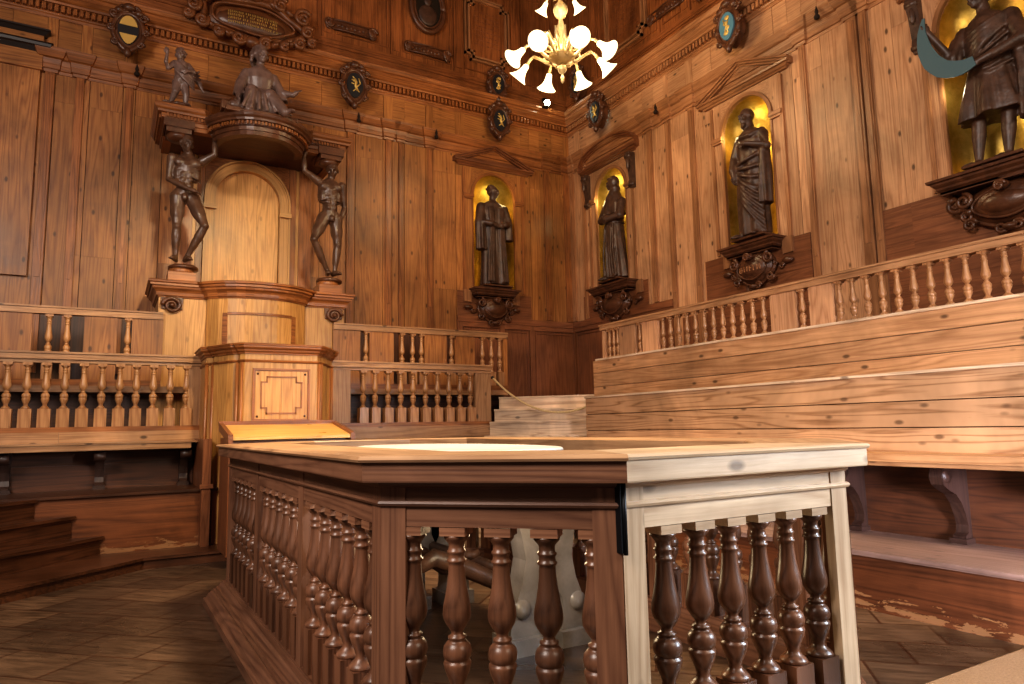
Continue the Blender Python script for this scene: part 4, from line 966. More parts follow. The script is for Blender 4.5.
        b.add(vs, fs); o = b.build('curved_strip', 'blue', t); tag(o, 'blue-grey painted curved strip')
    return t
ZS = 3.50
robed('dark robed scholar statue with turned head in the gold niche left of the corner', wallA_at(5.42, ZS, .06), 'gown')
robed('hooded friar statue with folded hands in the gold niche beside the corner', wallB_at(8.56, ZS, .08), 'friar')
robed('bearded bald statue in a draped mantle with one arm across his chest', wallB_at(5.76, ZS, .08), 'toga')
robed('tunic-clad statue with bare legs at the upper right holding a blue strip', wallB_at(2.98, 3.52, .08), 'tunic')

# seated woman over the canopy
sw = thing('seated_woman_statue', 'carved seated woman in flowing gown on the pulpit canopy', 'statue', (1.46, 8.66, 5.05)); sw.scale = (1.0, 1.0, .97); mb = MB()
robe(mb, [(.28, 0, .03, .16, .13, .6), (.42, 0, .02, .15, .12, .4), (.55, 0, .0, .175, .125, .3), (.66, 0, 0, .17, .11, .2), (.73, 0, 0, .07, .07, 0)], 36, 7, .04)
mb.limb([(0, 0, .7), (0, -.01, .82)], [.055, .047]); head(mb, (.0, -.02, .90), .35, .12, 1.08, 'long')
robe(mb, [(.0, .02, -.02, .34, .22, 1.2), (.15, .02, -.04, .27, .22, 1.1), (.3, .0, -.04, .2, .18, .6)], 44, 10, .05)
mb.limb([(-.08, 0, .24), (-.12, -.20, .29), (-.15, -.22, .02)], [.11, .085, .075]); mb.limb([(.07, 0, .24), (.09, -.22, .27), (.25, -.34, .03)], [.11, .085, .06])
for i in range(7): fold(mb, [(-.10 + .033 * i, -.12, .38), (-.16 + .055 * i, -.27, .26), (-.24 + .095 * i, -.30, .02)], .018, .022)
mb.limb([(-.16, 0, .62), (-.24, -.05, .40), (-.27, -.16, .22)], [.065, .058, .035]); hand(mb, (-.27, -.17, .22), (-.1, -.5, -.8), (-1, 0, 0)); robe(mb, [(.26, -.26, -.08, .07, .07, 1.3), (.45, -.235, -.04, .065, .065, .6), (.62, -.17, 0, .06, .06, .2)], 20, 5, .08)
mb.limb([(.16, 0, .62), (.25, -.05, .42), (.38, -.15, .38)], [.065, .058, .033]); hand(mb, (.38, -.15, .38), (.6, -.3, .6), (0, -.5, 1)); robe(mb, [(.3, .27, -.06, .07, .07, 1.3), (.45, .24, -.04, .065, .065, .6), (.62, .17, 0, .06, .06, .2)], 20, 5, .08)
foot(mb, (.27, -.34, 0), (.4, -1, 0)); mb.ell((-.30, -.1, .08), (.12, .12, .08)); mb.ell((.3, .0, .06), (.18, .15, .07))
mb.build('figure', 'statueW', sw, remesh=.011)
b = MB(); b.box(-.42, .42, -.25, .2, -.03, .03, 'x'); b.build('seat_block', 'carve', sw, bevel=.01)
b = MB(); b.limb([(-.38, -.12, .06), (-.30, -.16, .14)], [.06, .05]); b.box(-.46, -.26, -.2, -.06, .0, .1); b.build('book', 'carve', sw)
# small putto on the left of the canopy
pt = thing('putto_statue', 'small winged carved child stepping forward above the left flayed man', 'statue', (.58, 8.95, 5.17)); pt.scale = (1.0, 1.0, 1.0); mb = MB()
mb.limb([(0, 0, .33), (.0, 0, .44), (.01, -.01, .52)], [.075, .072, .078]); mb.limb([(.01, 0, .54), (.0, -.01, .62)], [.035, .034]); head(mb, (-.01, -.02, .66), -.3, 0, .78, 'short')
mb.limb([(-.035, 0, .3), (-.05, -.04, .17), (-.10, .03, .03)], [.06, .042, .026]); foot(mb, (-.10, .02, -.02), (-.4, -1, 0), .7); mb.limb([(.04, 0, .3), (.07, -.02, .16), (.065, 0, .03)], [.06, .042, .026]); foot(mb, (.065, 0, -.02), (.2, -1, 0), .7)
mb.limb([(-.07, 0, .55), (-.14, -.04, .45), (-.17, -.08, .50), (-.16, -.10, .60)], [.038, .032, .026, .018]); hand(mb, (-.16, -.10, .60), (-.1, 0, 1), (0, -1, 0), .7)
mb.limb([(.08, 0, .55), (.14, -.06, .45), (.06, -.12, .42)], [.038, .032, .02]); hand(mb, (.07, -.12, .42), (-1, -.1, -.1), (0, -1, 0), .7)
for i in range(6): mb.tube([(.06, .08, .50), (.16 + .01 * i, .1, .50 - .02 * i), (.22 + .012 * i, .1, .56 - .055 * i)], [.02, .026, .012], 6)
for i in range(5): drape(mb, (-.07, -.05, .56 - .03 * i), (.16, -.02, .40 - .04 * i), .02, .05, .014)
mb.build('figure', 'statueW', pt, remesh=.009)
b = MB(); b.lathe([(0, -.02), (.15, -.02), (.14, .005), (0, .005)], (0, 0, 0), 14); b.build('base', 'carve', pt)

# ------------------------------------------------------------------ niches, pediments, consoles
def scroll_rim(mb, rx, rz, y, w, n=40, squeeze=.12, k=5, cz=0):
    pts = []; 
    for i in range(n + 1):
        t = 2 * PI * i / n; q = 1 + squeeze * math.cos(k * t); pts.append((rx * q * math.cos(t), y, cz + rz * q * math.sin(t)))
    mb.tube(pts, w, 7)
def curl(mb, c, r, w, y, sgn=1, a0=0, turns=1.6):
    n = 18; pts = []; rr_ = []
    for i in range(n):
        a = a0 + sgn * turns * 2 * PI * i / n; q = r * (1 - .8 * i / n); pts.append((c[0] + q * math.cos(a), y - .01 * i / n, c[1] + q * math.sin(a))); rr_.append(w * (1 - .4 * i / n))
    mb.tube(pts, rr_, 6)
def niche(label, at, kind, ow=.40):
    loc, rz = at; t = thing('wall_niche', label, 'niche', loc, rz, 'gilded niches on the walls')
    wood_, tr = ('wallA', 'trimA') if kind == 'A' else ('wallB', 'trimB')
    z0, spr = 3.50, 5.05; F = .56; zt = 5.55
    # gilded half-round recess
    mb = MB(); n = 20; vs = []; zs = [z0 + (spr - z0) * i / 6 for i in range(7)]; dp = .34
    rows = []
    for z in zs: rows.append([(-ow * math.cos(PI * i / n), .03 + dp * math.sin(PI * i / n), z) for i in range(n + 1)])
    for j in range(1, 9):
        p = PI / 2 * j / 9; c = math.cos(p); rows.append([(-ow * math.cos(PI * i / n) * c, .03 + dp * math.sin(PI * i / n) * c, spr + ow * math.sin(p)) for i in range(n + 1)])
    for r_ in rows: vs += r_
    m = n + 1; fs = [(j * m + i, (j + 1) * m + i, (j + 1) * m + i + 1, j * m + i + 1) for j in range(len(rows) - 1) for i in range(n)]
    top = len(vs); vs.append((0, .05, spr + ow)); fs += [((len(rows) - 1) * m + i, top, (len(rows) - 1) * m + i + 1) for i in range(n)]
    mb.smooth = True; mb.add(vs, fs); mb.smooth = False; mb.build('recess', 'gold', t)
    mb = MB(); mb.box(-.56, .56, 0, .4, 3.41, 3.5, 'x'); mb.build('niche_floor', tr, t)
    # board surround cut to the arch
    mb = MB()
    for sx in (-1, 1): mb.box(sx * ow, sx * F, -.015, .05, 3.41, spr, 'z')
    for i in range(n):
        t0, t1 = PI * i / n, PI * (i + 1) / n; x0, x1 = -ow * math.cos(t0), -ow * math.cos(t1)
        mb.slab([(x0, spr + ow * math.sin(t0)), (x1, spr + ow * math.sin(t1)), (x1, 5.62), (x0, 5.62)], -.015, .05, 'x', 0)
    for sx in (-1, 1): mb.slab([(sx * ow, spr), (sx * F, spr), (sx * F, 5.62), (sx * ow, 5.62)], -.015, .05, 'z', 0)
    mb.build('surround', wood_, t)
    mb = MB(); arch_ring(mb, 0, spr, ow - .012, ow + .035, spr, -.045, .0)
    for sx in (-1, 1):
        a, b = sorted((sx * (ow - .01), sx * (F + .015))); mb.box(a, b, -.06, 0, spr - .05, spr, 'x'); mb.box(a + .01, b - .01, -.045, 0, spr - .08, spr - .05, 'x')
        a, b = sorted((sx * (F - .02), sx * (F + .03))); mb.box(a, b, -.035, .0, 3.43, 5.5, 'z')
        a, b = sorted((sx * (ow - .01), sx * (ow + .02))); mb.box(a, b, -.03, 0, 3.5, spr - .08, 'z')
    mb.build('arch_moulding', tr, t)
    # pediment
    pm = MB(); w = .70; zb = 5.53; h = .30
    base = [(-.05, zb), (0, zb), (.012, zb + .02), (.03, zb + .026), (.05, zb + .05), (.075, zb + .056), (.08, zb + .08), (-.05, zb + .085)]
    pm.sweep([(-w + .02, .02), (-w + .02, -.04), (w - .02, -.04), (w - .02, .02)], base)
    pk = [(-w - .06, zb + .075)]
    if kind == 'B1': curve = [(-(w + .06) * math.cos(PI * i / 16), zb + .085 + .31 * math.sin(PI * i / 16) ** .8) for i in range(17)]
    else: curve = [(-w - .06, zb + .085), (0, zb + .085 + h), (w + .06, zb + .085)]
    for a, b in zip(curve, curve[1:]):
        pm.slab([a, b, (b[0], b[1] + .03), (a[0], a[1] + .03)], -.125, .02, 'x', 0); pm.slab([(a[0], a[1] - .028), (b[0], b[1] - .028), b, a], -.10, .02, 'x', 0); pm.slab([(a[0], a[1] - .055), (b[0], b[1] - .055), (b[0], b[1] - .028), (a[0], a[1] - .028)], -.07, .02, 'x', 0)
    pm.slab([(x * .97, max(z - .04, zb + .08)) for x, z in curve], -.015, .02, 'x', -.12)
    pm.build('pediment', 'carve' if kind == 'A' else 'red', t) if False else pm.build('pediment', 'red' if kind in ('A', 'B1') else 'trimB', t)
    if kind in ('B1', 'B3'):
        for sx in (-1, 1):
            mb = MB(); c = sx * (F + .03); pl = [(0, 5.5), (.13, 5.5), (.14, 5.42), (.10, 5.34), (.075, 5.2), (.06, 5.08), (.075, 5.0), (.05, 4.93), (0, 4.93)]
            vs = [(c - .055, -d, z) for d, z in pl] + [(c + .055, -d, z) for d, z in pl]; q = len(pl)
            mb.add(vs, [tuple(range(q)), tuple(range(2 * q - 1, q - 1, -1))] + [(i, q + i, q + (i + 1) % q, (i + 1) % q) for i in range(q)])
            mb.tube([(c - .06, -.11, 5.43), (c + .06, -.11, 5.43)], .035, 8); mb.tube([(c - .06, -.06, 4.98), (c + .06, -.06, 4.98)], .028, 8)
            mb.ell((c, -.12, 5.3), (.03, .03, .09))
            mb.build('scroll_bracket', 'statue', t)
    return t
def console(label, at, hw=.5, big=False):
    loc, rz = at; t = thing('carved_console', label, 'console', loc, rz, 'consoles below the niche statues')
    mb = MB(); d = .24 if not big else .30
    P = [(-hw + .06, .0), (-hw + .06, -d + .06), (hw - .06, -d + .06), (hw - .06, .0)]
    mb.sweep(P, [(-.05, -.15), (-.0, -.15), (.0, -.12), (.025, -.10), (.03, -.08), (.055, -.055), (.06, -.035), (.085, -.03), (.09, -.005), (-.05, -.0)])
    mb.prism([(x, y) for x, y in P], -.14, -.003, 'x'); mb.build('shelf', 'carve', t)
    if not big:
        mb = MB(); mb.box(-.30, .30, -.2, .2, 0, .03, 'x'); mb.build('plinth', 'carve', t, bevel=.006)
    sw_ = min(hw * .68, .34) if not big else .36; dep = .42
    mb = MB(); mb.ell((0, -.04, -.13 - dep * .42), (sw_ * 1.02, .15, dep * .52), seg=24, rings=14); mb.ell((0, -.10, -.14 - dep * .44), (sw_ * .7, .11, dep * .30), seg=22, rings=12)
    scroll_rim(mb, sw_ * .98, dep * .5, -.08, .022, 44, .05, 4, -.14 - dep * .44); scroll_rim(mb, sw_ * .76, dep * .34, -.155, .012, 36, .03, 4, -.14 - dep * .44)
    for sx in (-1, 1):
        curl(mb, (sx * sw_ * .95, -.24), .075, .024, -.16, sx, PI / 2); curl(mb, (sx * sw_ * .9, -.15 - dep * .75), .06, .022, -.12, -sx, 0); curl(mb, (sx * sw_ * 1.0, -.2 - dep * .3), .035, .014, -.06, sx, 0)
        curl(mb, (sx * .07, -.15 - dep * .97), .05, .02, -.12, sx, 0)
    mb.ell((0, -.2, -.19), (.07, .05, .045)); mb.ell((0, -.13, -.15 - dep * .98), (.06, .05, .035)); curl(mb, (0, -.2), .05, .018, -.24, 1, 0)
    if big:
        for sx in (-1, 1):
            for i in range(4): mb.ell((sx * (hw - .1 - .05 * i), -.12, -.2 - .05 * i), (.05, .05, .035), (0, sx * .6, 0))
            curl(mb, (sx * (hw - .13), -.25), .08, .026, -.14, sx, 0); curl(mb, (sx * (hw - .22), -.38), .06, .022, -.12, -sx, 1)
    mb.build('cartouche', 'carve', t)
    if not big:
        for sx in (-1, 1):
            mb = MB(); a, b = sorted((sx * (hw - .02), sx * (hw + .12))); mb.box(a, b, -.05, 0, -.22, -.02, 'z'); sb = mb.build('side_block', 'trimB', t); mb = MB(); mb.ell((sx * (hw + .05), -.05, -.31), (.08, .05, .04)); curl(mb, (sx * (hw - .04), -.36), .04, .016, -.05, sx, 0); mb.build('side_ornament', 'carve', sb)
    return t
niche('gilded arched niche with a low triangular pediment left of the corner', wallA_at(5.47), 'A')
niche('gilded arched niche with a curved pediment and dark scrolls right of the corner', wallB_at(8.72), 'B1')
niche('gilded arched niche with a triangular pediment on the pale right wall', wallB_at(5.88), 'B2')
niche('gilded arched niche with carved scrolls at the upper right edge', wallB_at(3.03), 'B3', .42)
console('dark carved console below the statue left of the corner', wallA_at(5.40, 3.45), .40)
console('dark carved console below the hooded friar', wallB_at(8.62, 3.45), .50)
cb = console('carved console with a lettered oval below the bearded statue', wallB_at(5.82, 3.45), .42)
console('wide carved console with swelling oval below the tunic-clad statue', wallB_at(2.95, 3.47), .56, True)
# worn letters on the lettered oval: only vertical strokes can be made out in the photograph
mb = MB()
for i, x in enumerate((-.16, -.12, -.07, -.02, .02, .07, .12, .15)):
    mb.box(x - .006, x + .006, -.216 + abs(x) * .2, -.19 + abs(x) * .2, -.37, -.305, 'z')
    if i % 2 == 0: mb.box(x, x + .03, -.216 + abs(x) * .2, -.19 + abs(x) * .2, -.34, -.33, 'x')
mb.build('worn_lettering', 'trimB', cb)

# ------------------------------------------------------------------ coats of arms
def arms(label, at, s=1.0, field='shblack', emblem='lion', tilt=.25):
    loc, rz = at; t = thing('heraldic_shield', label, 'shield', loc, rz, 'coats of arms along the cornice'); t.rotation_euler = (0, 0, rz)
    E_ = Matrix.Rotation(-tilt, 3, 'X')
    mb = MB(); P = []
    for i in range(25):
        a = 2 * PI * i / 24; r_ = (.155, .225); z = r_[1] * math.sin(a); x = r_[0] * math.cos(a) * (1 if z > -.05 else 1 - (-.05 - z) * 1.6); P.append((x * s, -.09, (z - .02) * s))
    mb.slab([(x, z) for x, y, z in P[:-1]], -.10, .04, 'z'); mb.tube(P, .028 * s, 8)
    for sx in (-1, 1):
        for (cx_, cz_, r_) in ((.15, .17, .05), (.175, .0, .04), (.13, -.16, .04), (.06, .25, .05)): curl(mb, (sx * cx_ * s, cz_ * s), r_ * s, .02 * s, -.10, sx, 0)
        mb.ell((sx * .1 * s, -.1, .22 * s), (.05 * s, .04 * s, .04 * s))
    mb.ell((0, -.11, .27 * s), (.07 * s, .05 * s, .05 * s)); mb.ell((0, -.1, -.27 * s), (.04 * s, .04 * s, .06 * s)); mb.build('carved_frame', 'carve', t)
    mb = MB(); Q = []
    for i in range(20):
        a = 2 * PI * i / 20; z = .17 * math.sin(a); x = .108 * math.cos(a) * (1 if z > -.03 else 1 - (-.03 - z) * 1.8); Q.append((x * s, z * s - .01))
    mb.slab(Q, -.125, -.10, 'z', 0); fd = mb.build('field', field, t)
    mb = MB(); y0, y1 = -.132, -.125
    if emblem == 'bands':
        mb.slab([(x * .9, z) for x, z in Q if z > .03 * s], y0, y1); mb.slab([(x * .9, z) for x, z in Q if z < -.04 * s], y0, y1)
    elif emblem == 'lion':
        mb.tube([(.03 * s, -.128, -.08 * s), (.0, -.13, -.02 * s), (.01 * s, -.13, .03 * s), (-.015 * s, -.13, .07 * s)], [.016 * s, .02 * s, .018 * s, .02 * s], 6)
        for a, b in (((0, 0), (-.055, .01)), ((.0, .03), (-.05, .06)), ((.02, -.05), (-.03, -.10)), ((.02, -.06), (.055, -.10)), ((.02, -.03), (.065, .02)), ((.065, .02), (.045, .09)), ((-.015, .08), (-.04, .10))):
            mb.tube([(a[0] * s, -.13, a[1] * s), (b[0] * s, -.13, b[1] * s)], [.010 * s, .007 * s], 5)
    else:
        for k_ in range(4): mb.ell((0.012 * (-1) ** k_ * s, -.126, (.09 - .06 * k_) * s), (.035 * s, .008, .026 * s))
        mb.tube([(-.04 * s, -.13, .08 * s), (.03 * s, -.13, -.10 * s)], .008 * s, 5); mb.tube([(.04 * s, -.13, .07 * s), (-.03 * s, -.13, -.09 * s)], .008 * s, 5)
    mb.build('emblem', 'goldp', fd)
arms('gold and black banded shield above the boards at the upper left', wallA_at(.0, 6.35, .2), 1.12, 'shblack', 'bands')
arms('black shield with a gold rampant lion right of the seated woman', wallA_at(2.97, 6.33, .2), 1.15)
arms('black shield with pale gold beast on the cornice left of the corner', wallA_at(5.46, 6.31, .2), 1.08)
arms('dark upper shield with worn gilding above the cornice left of the corner', wallA_at(5.48, 7.0, .12), 1.0, 'shblack', 'rose')
arms('dark shield with silver-gold figure on the cornice right of the corner', wallB_at(8.68, 6.37, .2), 1.08)
arms('sky blue shield with red and gold emblem on the right wall cornice', wallB_at(5.83, 6.34, .2), 1.12, 'shblue', 'rose')
arms('greenish gilded shield half hidden behind the chandelier', wallB_at(9.3, 7.18, .12), 1.05, 'shblack', 'rose')

# ------------------------------------------------------------------ attic ornaments
def oval(label, at):
    loc, rz = at; t = thing('oval_portrait', label, 'picture', loc, rz, 'oval portraits in the attic'); mb = MB()
    mb.tube([(.29 * math.cos(2 * PI * i / 40), -.05, .42 * math.sin(2 * PI * i / 40)) for i in range(41)], .045, 8); mb.tube([(.235 * math.cos(2 * PI * i / 40), -.07, .36 * math.sin(2 * PI * i / 40)) for i in range(41)], .018, 6); mb.build('frame', 'carve', t)
    mb = MB(); mb.slab([(.26 * math.cos(2 * PI * i / 32), .39 * math.sin(2 * PI * i / 32)) for i in range(32)], -.05, .0); pn = mb.build('painting', 'portrait', t)
    mb = MB(); mb.ell((0, -.05, .12), (.07, .03, .09)); mb.ell((0, -.045, -.13), (.17, .03, .18)); mb.build('painted_bust', 'statue', pn)
oval('dark oval portrait in the attic panelling at top centre', wallA_at(4.26, 8.1, .02))
oval('dark oval portrait cut by the frame above the lion shield', wallA_at(3.0, 8.35, .02))
def swag(label, at, w=.34, sl=-1):
    loc, rz = at; t = thing('name_scroll', label, 'ornament', loc, rz, 'carved name scrolls in the attic'); mb = MB()
    mb.box(-w + .06, w - .06, -.03, 0, -.07, .07, 'x'); mb.tube([(-w + .04, -.04, .075), (0, -.05, .085), (w - .04, -.04, .075)], .014, 6); mb.tube([(-w + .04, -.04, -.075), (0, -.05, -.065), (w - .04, -.04, -.075)], .014, 6)
    for sx in (-1, 1): curl(mb, (sx * w, .02), .075, .026, -.04, sx, 0); curl(mb, (sx * w, -.05), .05, .02, -.04, -sx, 1); mb.ell((sx * (w - .02), -.03, 0), (.05, .04, .07))
    for i in range(7): mb.ell((-.2 + i * .066, -.035, .01 * math.sin(i * 2.4)), (.026, .018, .03))
    mb.build('carving', 'carve', t)
swag('narrow carved name scroll below the topmost cut-off oval', wallA_at(2.98, 7.36, .03))
swag('narrow carved name scroll below the dark oval portrait', wallA_at(4.26, 7.34, .03))
swag('dark carved name scroll on the attic of the right wall', wallB_at(7.18, 7.42, .03))
swag('dark carved ribbon cut by the top edge above the blue shield', wallB_at(6.2, 7.25, .03), .3)
def tablet(label, at, w, h):
    loc, rz = at; t = thing('inscription_tablet', label, 'plaque', loc, rz, 'inscription tablets beside the corner'); mb = MB(); n_ = .09
    pg = [(-w, -h + n_), (-w + n_, -h + n_), (-w + n_, -h), (w - n_, -h), (w - n_, -h + n_), (w, -h + n_), (w, h - n_), (w - n_, h - n_), (w - n_, h), (-w + n_, h), (-w + n_, h - n_), (-w, h - n_)]
    mb.slab(pg, -.02, 0, 'z'); bd_ = mb.build('board', 'attic', t); mb = MB(); q = .016
    for i in range(12):
        a, b = pg[i], pg[(i + 1) % 12]; mb.box(min(a[0], b[0]) - q, max(a[0], b[0]) + q, -.055, 0, min(a[1], b[1]) - q, max(a[1], b[1]) + q)
        a = (a[0] * 1.18, a[1] * 1.11); b = (b[0] * 1.18, b[1] * 1.11); mb.box(min(a[0], b[0]) - q, max(a[0], b[0]) + q, -.045, 0, min(a[1], b[1]) - q, max(a[1], b[1]) + q)
    mb.build('moulded_frame', 'trimB', t); mb = MB()
    z = h - .2
    while z > -h + .16:                         # lines of worn incised text, illegible in the photograph
        x = -w + .1 + R(0, .06)
        while x < w - .12: l = R(.015, .05); mb.box(x, x + l, -.022, -.0195, z, z + .022, 'x', 0); x += l + R(.012, .025)
        z -= .085
    mb.build('worn_text_lines', 'red', bd_)
tablet('notched wooden inscription tablet with gilt-lit edges left of the chandelier', wallA_at(5.38, 8.0, .02), .36, .52)
tablet('notched wooden inscription tablet right of the chandelier', wallB_at(8.15, 8.05, .02), .42, .66)
# big cartouche over the seated woman
gc = thing('carved_cartouche', 'large carved cartouche with gold writing over the seated woman', 'cartouche', (1.50, 9.62, 6.92)); gc.scale = (.88, 1, .92); mb = MB()
mb.ell((0, .12, 0), (.74, .12, .30), seg=28, rings=12); scroll_rim(mb, .76, .32, 0, .05, 60, .07, 5); scroll_rim(mb, .62, .22, -.04, .02, 50, .04, 5)
for sx in (-1, 1):
    for (cx_, cz_, r_) in ((.78, .24, .14), (.86, .02, .10), (.74, -.2, .10), (.42, .36, .12), (.2, -.34, .10), (.93, -.14, .07), (.5, -.31, .07)): curl(mb, (sx * cx_, cz_), r_, .042, -.05, sx, .6)
    for i in range(5): mb.ell((sx * (.3 + .13 * i), -.03, .33 - .03 * i), (.08, .05, .045), (0, sx * .5, 0)); mb.ell((sx * (.25 + .12 * i), -.02, -.33 + .035 * i), (.07, .05, .04), (0, -sx * .5, 0))
mb.ell((0, -.04, .40), (.16, .08, .10)); mb.ell((0, -.04, -.36), (.12, .08, .09)); mb.build('carving', 'carveA', gc)
mb = MB(); mb.ell((0, .07, -.01), (.56, .10, .19), seg=26, rings=10); wf = mb.build('writing_field', 'carve', gc)
mb = MB()
for r_ in range(4):
    z = .085 - r_ * .055; x = -.40 + R(0, .05); 
    while x < .38:
        l = R(.010, .022); y = .07 - .10 * math.sqrt(max(0, 1 - (x / .56) ** 2 - ((z + .01) / .19) ** 2)) - .004
        mb.box(x, x + .008, y - .003, y + .004, z - .015, z + .018, 'z', 0)
        if R() < .6: mb.box(x, x + l, y - .003, y + .004, z + (.012 if R() < .5 else -.004), z + .018 if R() < .3 else z + .004, 'x', 0)
        x += l + .012 if R() < .8 else .05
mb.build('gold_writing', 'goldp', wf)
# dark ledges of a doorway surround at the far left
dl = thing('door_cornice', 'pair of dark projecting ledges at the upper left edge', 'cornice', (-2.2, 9.9, 5.9)); mb = MB()
mb.sweep([(-1.3, 0), (-1.3, -.10), (1.31, -.10), (1.31, 0)], [(-.03, .0), (.0, .0), (.04, .05), (.07, .06), (.08, .09), (.1, .10), (-.03, .1)]); mb.sweep([(-1.3, 0), (-1.3, -.10), (1.31, -.10), (1.31, 0)], [(-.03, .22), (.0, .22), (.04, .26), (.06, .27), (.06, .29), (-.03, .3)])
mb.build('ledges', 'gap2', dl)
mb = MB(); mb.box(-1.28, 1.30, -.10, 0, -.22, .0, 'x'); mb.box(-1.28, 1.30, -.10, 0, .1, .22, 'x'); mb.box(.82, 1.28, -.06, 0, -2.8, -.22, 'z'); mb.build('architrave', 'wallA', dl)

# ------------------------------------------------------------------ chandelier
HC = (4.58, 6.5, 5.62)
cd = thing('chandelier', 'blown glass chandelier with two tiers of lit bell shades', 'chandelier', HC)
mb = MB(); mb.lathe([(0, -.04), (.05, -.05), (.13, -.01), (.165, .03), (.17, .045), (.13, .05), (.06, .07), (.03, .10), (0, .1)], seg=24); mb.build('bowl', 'brass', cd)
mb = MB(); mb.lathe([(0, -.30), (.008, -.29), (.022, -.26), (.024, -.22), (.01, -.20), (.008, -.18), (.03, -.165), (.055, -.13), (.06, -.10), (.045, -.07), (.02, -.05), (0, -.05)], seg=16); mb.build('pendant', 'brass', cd)
mb = MB(); mb.lathe([(.03, .08), (.018, .12), (.035, .2), (.055, .32), (.05, .42), (.03, .5), (.02, .54), (.06, .57), (.085, .62), (.09, .66), (.075, .71), (.03, .76), (.025, .79), (.06, .83), (.11, .88), (.13, .93), (.10, .97), (.05, 1.0), (.03, 1.1), (.05, 1.2), (.03, 1.3), (.012, 1.4), (.012, 3.7)], seg=20); mb.build('stem', 'brass', cd)
mb = MB()
def bell(mb, p, d, s=1.0):
    q = Vector(d).normalized().to_track_quat('Z', 'Y').to_matrix()
    prof = [(.022, 0), (.032, .012), (.036, .05), (.044, .09), (.062, .13), (.090, .165), (.112, .185), (.108, .188), (.085, .168), (.056, .13), (.038, .09), (.0, .075)]
    mb.lathe([(r * s, z * s) for r, z in prof], p, 20, mat=q)
def tier(n, rad, z0, zr, s, ph, zdrop):
    for i in range(n):
        a = ph + 2 * PI * i / n; c, s_ = math.cos(a), math.sin(a)
        pts = [(r_ * c, r_ * s_, z) for r_, z in ((.10, z0), (rad * .38, z0 - .02), (rad * .62, z0 + .07), (rad * .80, z0 + .13), (rad * .92, z0 + .10), (rad, z0 + zr))]
        m_ = MB(); m_.tube(pts, [.022 * s, .02 * s, .018 * s, .018 * s, .016 * s, .02 * s], 8)
        cu = []
        for k_ in range(14): t_ = k_ / 13; an = 1.2 + t_ * 7; q = .085 * s * (1 - .7 * t_); cu.append(((rad * .42 + q * math.cos(an)) * c, (rad * .42 + q * math.cos(an)) * s_, z0 + .05 + q * math.sin(an)))
        m_.tube(cu, .013 * s, 6); m_.tube([(.05 * c, .05 * s_, z0 + .05), (rad * .25 * c, rad * .25 * s_, z0 + .22), (rad * .33 * c, rad * .33 * s_, z0 + .34)], [.02, .026, .010], 6)
        ar = m_.build('arm', 'brass', cd)
        m_ = MB(); bell(m_, (rad * c, rad * s_, z0 + zr), (c * .75, s_ * .75, -.75), s); m_.build('lamp_shade', 'lamp', ar)
tier(8, .48, .03, .05, 1.1, .52, 0)
tier(4, .24, .86, .02, .8, .17, 0)
sp = thing('glow', 'small bright greenish-white spotlight built as a lamp on the cornice near the corner', 'lamp', (6.38, 9.58, 6.76)); mb = MB()  # bright glow near the corner, built as an added lamp
q = Matrix.Rotation(2.3, 3, 'X'); mb.lathe([(0, -.1), (.035, -.1), (.05, -.06), (.055, .04), (0, .04)], (0, 0, .09), 14, mat=q); mb.box(-.05, .05, -.05, .05, -.02, 0); mb.tube([(0, 0, 0), (0, 0, .08)], .012, 6); mb.build('housing', 'black', sp)
mb = MB(); mb.ell((0, -.045, .05), (.055, .035, .055)); mb.build('lens', 'spot', sp)

# ------------------------------------------------------------------ light
def light(name, kind, loc, e, col, rot=None, **kw):
    d = bpy.data.lights.new(name, kind); d.energy = e; d.color = col
    for a_, b_ in kw.items(): setattr(d, a_, b_)
    o = bpy.data.objects.new(name, d); C.objects.link(o); o.location = loc
    if rot is not None: o.rotation_euler = (Vector(rot) - Vector(loc)).to_track_quat('-Z', 'Y').to_euler()
    return o
light('chandelier_glow', 'POINT', (4.58, 6.5, 5.75), 210, (1, .76, .44), shadow_soft_size=.4)
light('window_daylight', 'AREA', (5.0, -.9, 2.1), 80, (.78, .88, 1), (2.5, 1.6, .9), shape='RECTANGLE', size=.6, size_y=1.4, spread=1.6)
light('low_window_daylight', 'AREA', (1.9, -3.2, 1.2), 70, (.88, .86, 1), (5.2, 2.3, .3), shape='RECTANGLE', size=1.2, size_y=1.4, spread=.75)
light('left_window_daylight', 'AREA', (-3.3, 1.0, 5.0), 520, (1, .87, .78), (7, 4.5, 4.0), shape='RECTANGLE', size=2.0, size_y=2.6)
light('front_window_daylight', 'AREA', (3.2, -3.2, 4.6), 170, (1, .84, .66), (3.4, 9.9, 3.0), shape='RECTANGLE', size=2.0, size_y=2.0)
light('pulpit_spot', 'SPOT', (1.6, 2.0, 6.4), 1500, (1, .78, .46), (1.3, 8.9, 2.1), spot_size=.78, spot_blend=1.0, shadow_soft_size=.3)
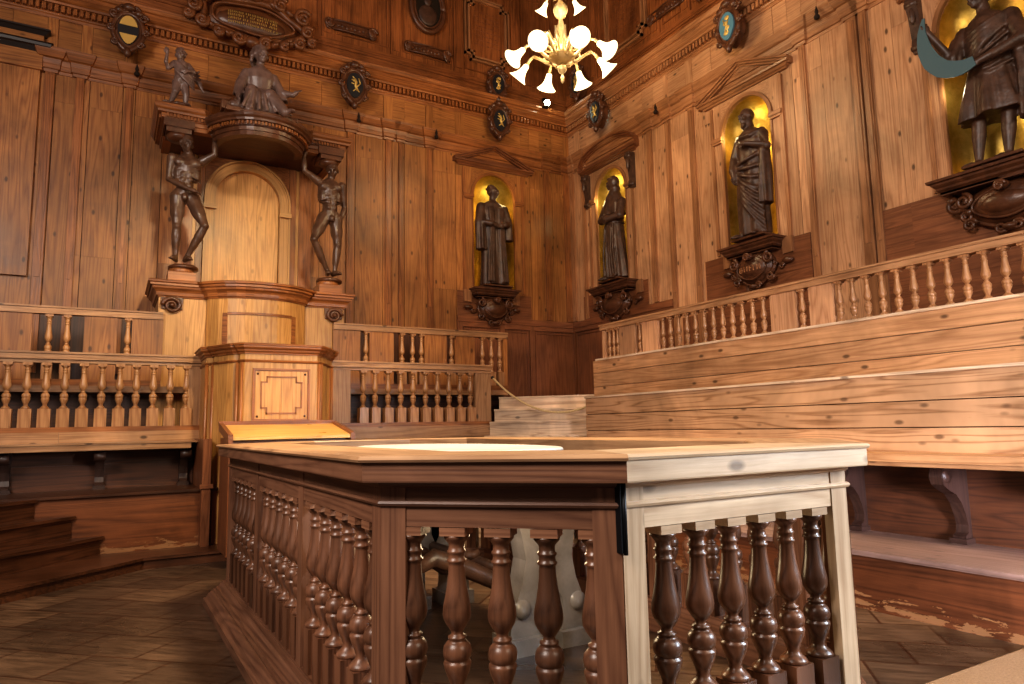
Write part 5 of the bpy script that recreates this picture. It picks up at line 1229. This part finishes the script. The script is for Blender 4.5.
light('enclosure_glow', 'AREA', (2.2, 4.2, 6.5), 140, (1, .76, .46), (2.2, 4.2, 0), shape='DISK', size=1.0, spread=1.2)
for (x, y) in ((5.75, 9.75), ): light('niche_fill', 'POINT', (5.66, 9.84, 5.0), 2.0, (1, .82, .35), shadow_soft_size=.05)  # niche point lights are added and unseen, to brighten the gold recesses
light('niche_fill', 'POINT', (7.02, 9.02, 4.98), 2.8, (1, .85, .4), shadow_soft_size=.05)
light('niche_fill', 'POINT', (7.02, 6.18, 5.0), 2.4, (1, .85, .45), shadow_soft_size=.05)
light('niche_fill', 'POINT', (7.00, 3.36, 4.4), 2.6, (1, .9, .6), shadow_soft_size=.05)
light('enclosure_fill', 'POINT', (1.55, 2.75, .80), 16, (1, .76, .45), shadow_soft_size=.12)  # added unseen fill that warms the floor inside the railing
w = bpy.data.worlds.new('w'); bpy.context.scene.world = w; w.use_nodes = True
w.node_tree.nodes['Background'].inputs[0].default_value = (.62, .52, .45, 1); w.node_tree.nodes['Background'].inputs[1].default_value = .13

# ------------------------------------------------------------------ camera
cam = bpy.data.cameras.new('camera'); co = bpy.data.objects.new('camera', cam); C.objects.link(co)
cam.sensor_width = 36; cam.lens = 690 * 36 / 1024; cam.clip_end = 60
yaw, pit, rol = map(math.radians, (30.3, 7.02, -1.13))
fw = Vector((math.sin(yaw) * math.cos(pit), math.cos(yaw) * math.cos(pit), math.sin(pit))); r0 = Vector((math.cos(yaw), -math.sin(yaw), 0)); u0 = r0.cross(fw)
rr = r0 * math.cos(rol) + u0 * math.sin(rol); uu = u0 * math.cos(rol) - r0 * math.sin(rol)
co.matrix_world = Matrix.Translation((0, 0, 1.2)) @ Matrix((rr, uu, -fw)).transposed().to_4x4()
sc = bpy.context.scene; sc.camera = co
sc.view_settings.view_transform = 'Standard'; sc.view_settings.look = 'Medium High Contrast'; sc.view_settings.exposure = 0
sc.cycles.use_denoising = True; sc.cycles.max_bounces = 6; sc.cycles.diffuse_bounces = 3; sc.cycles.glossy_bounces = 3
sc.cycles.sample_clamp_indirect = 4
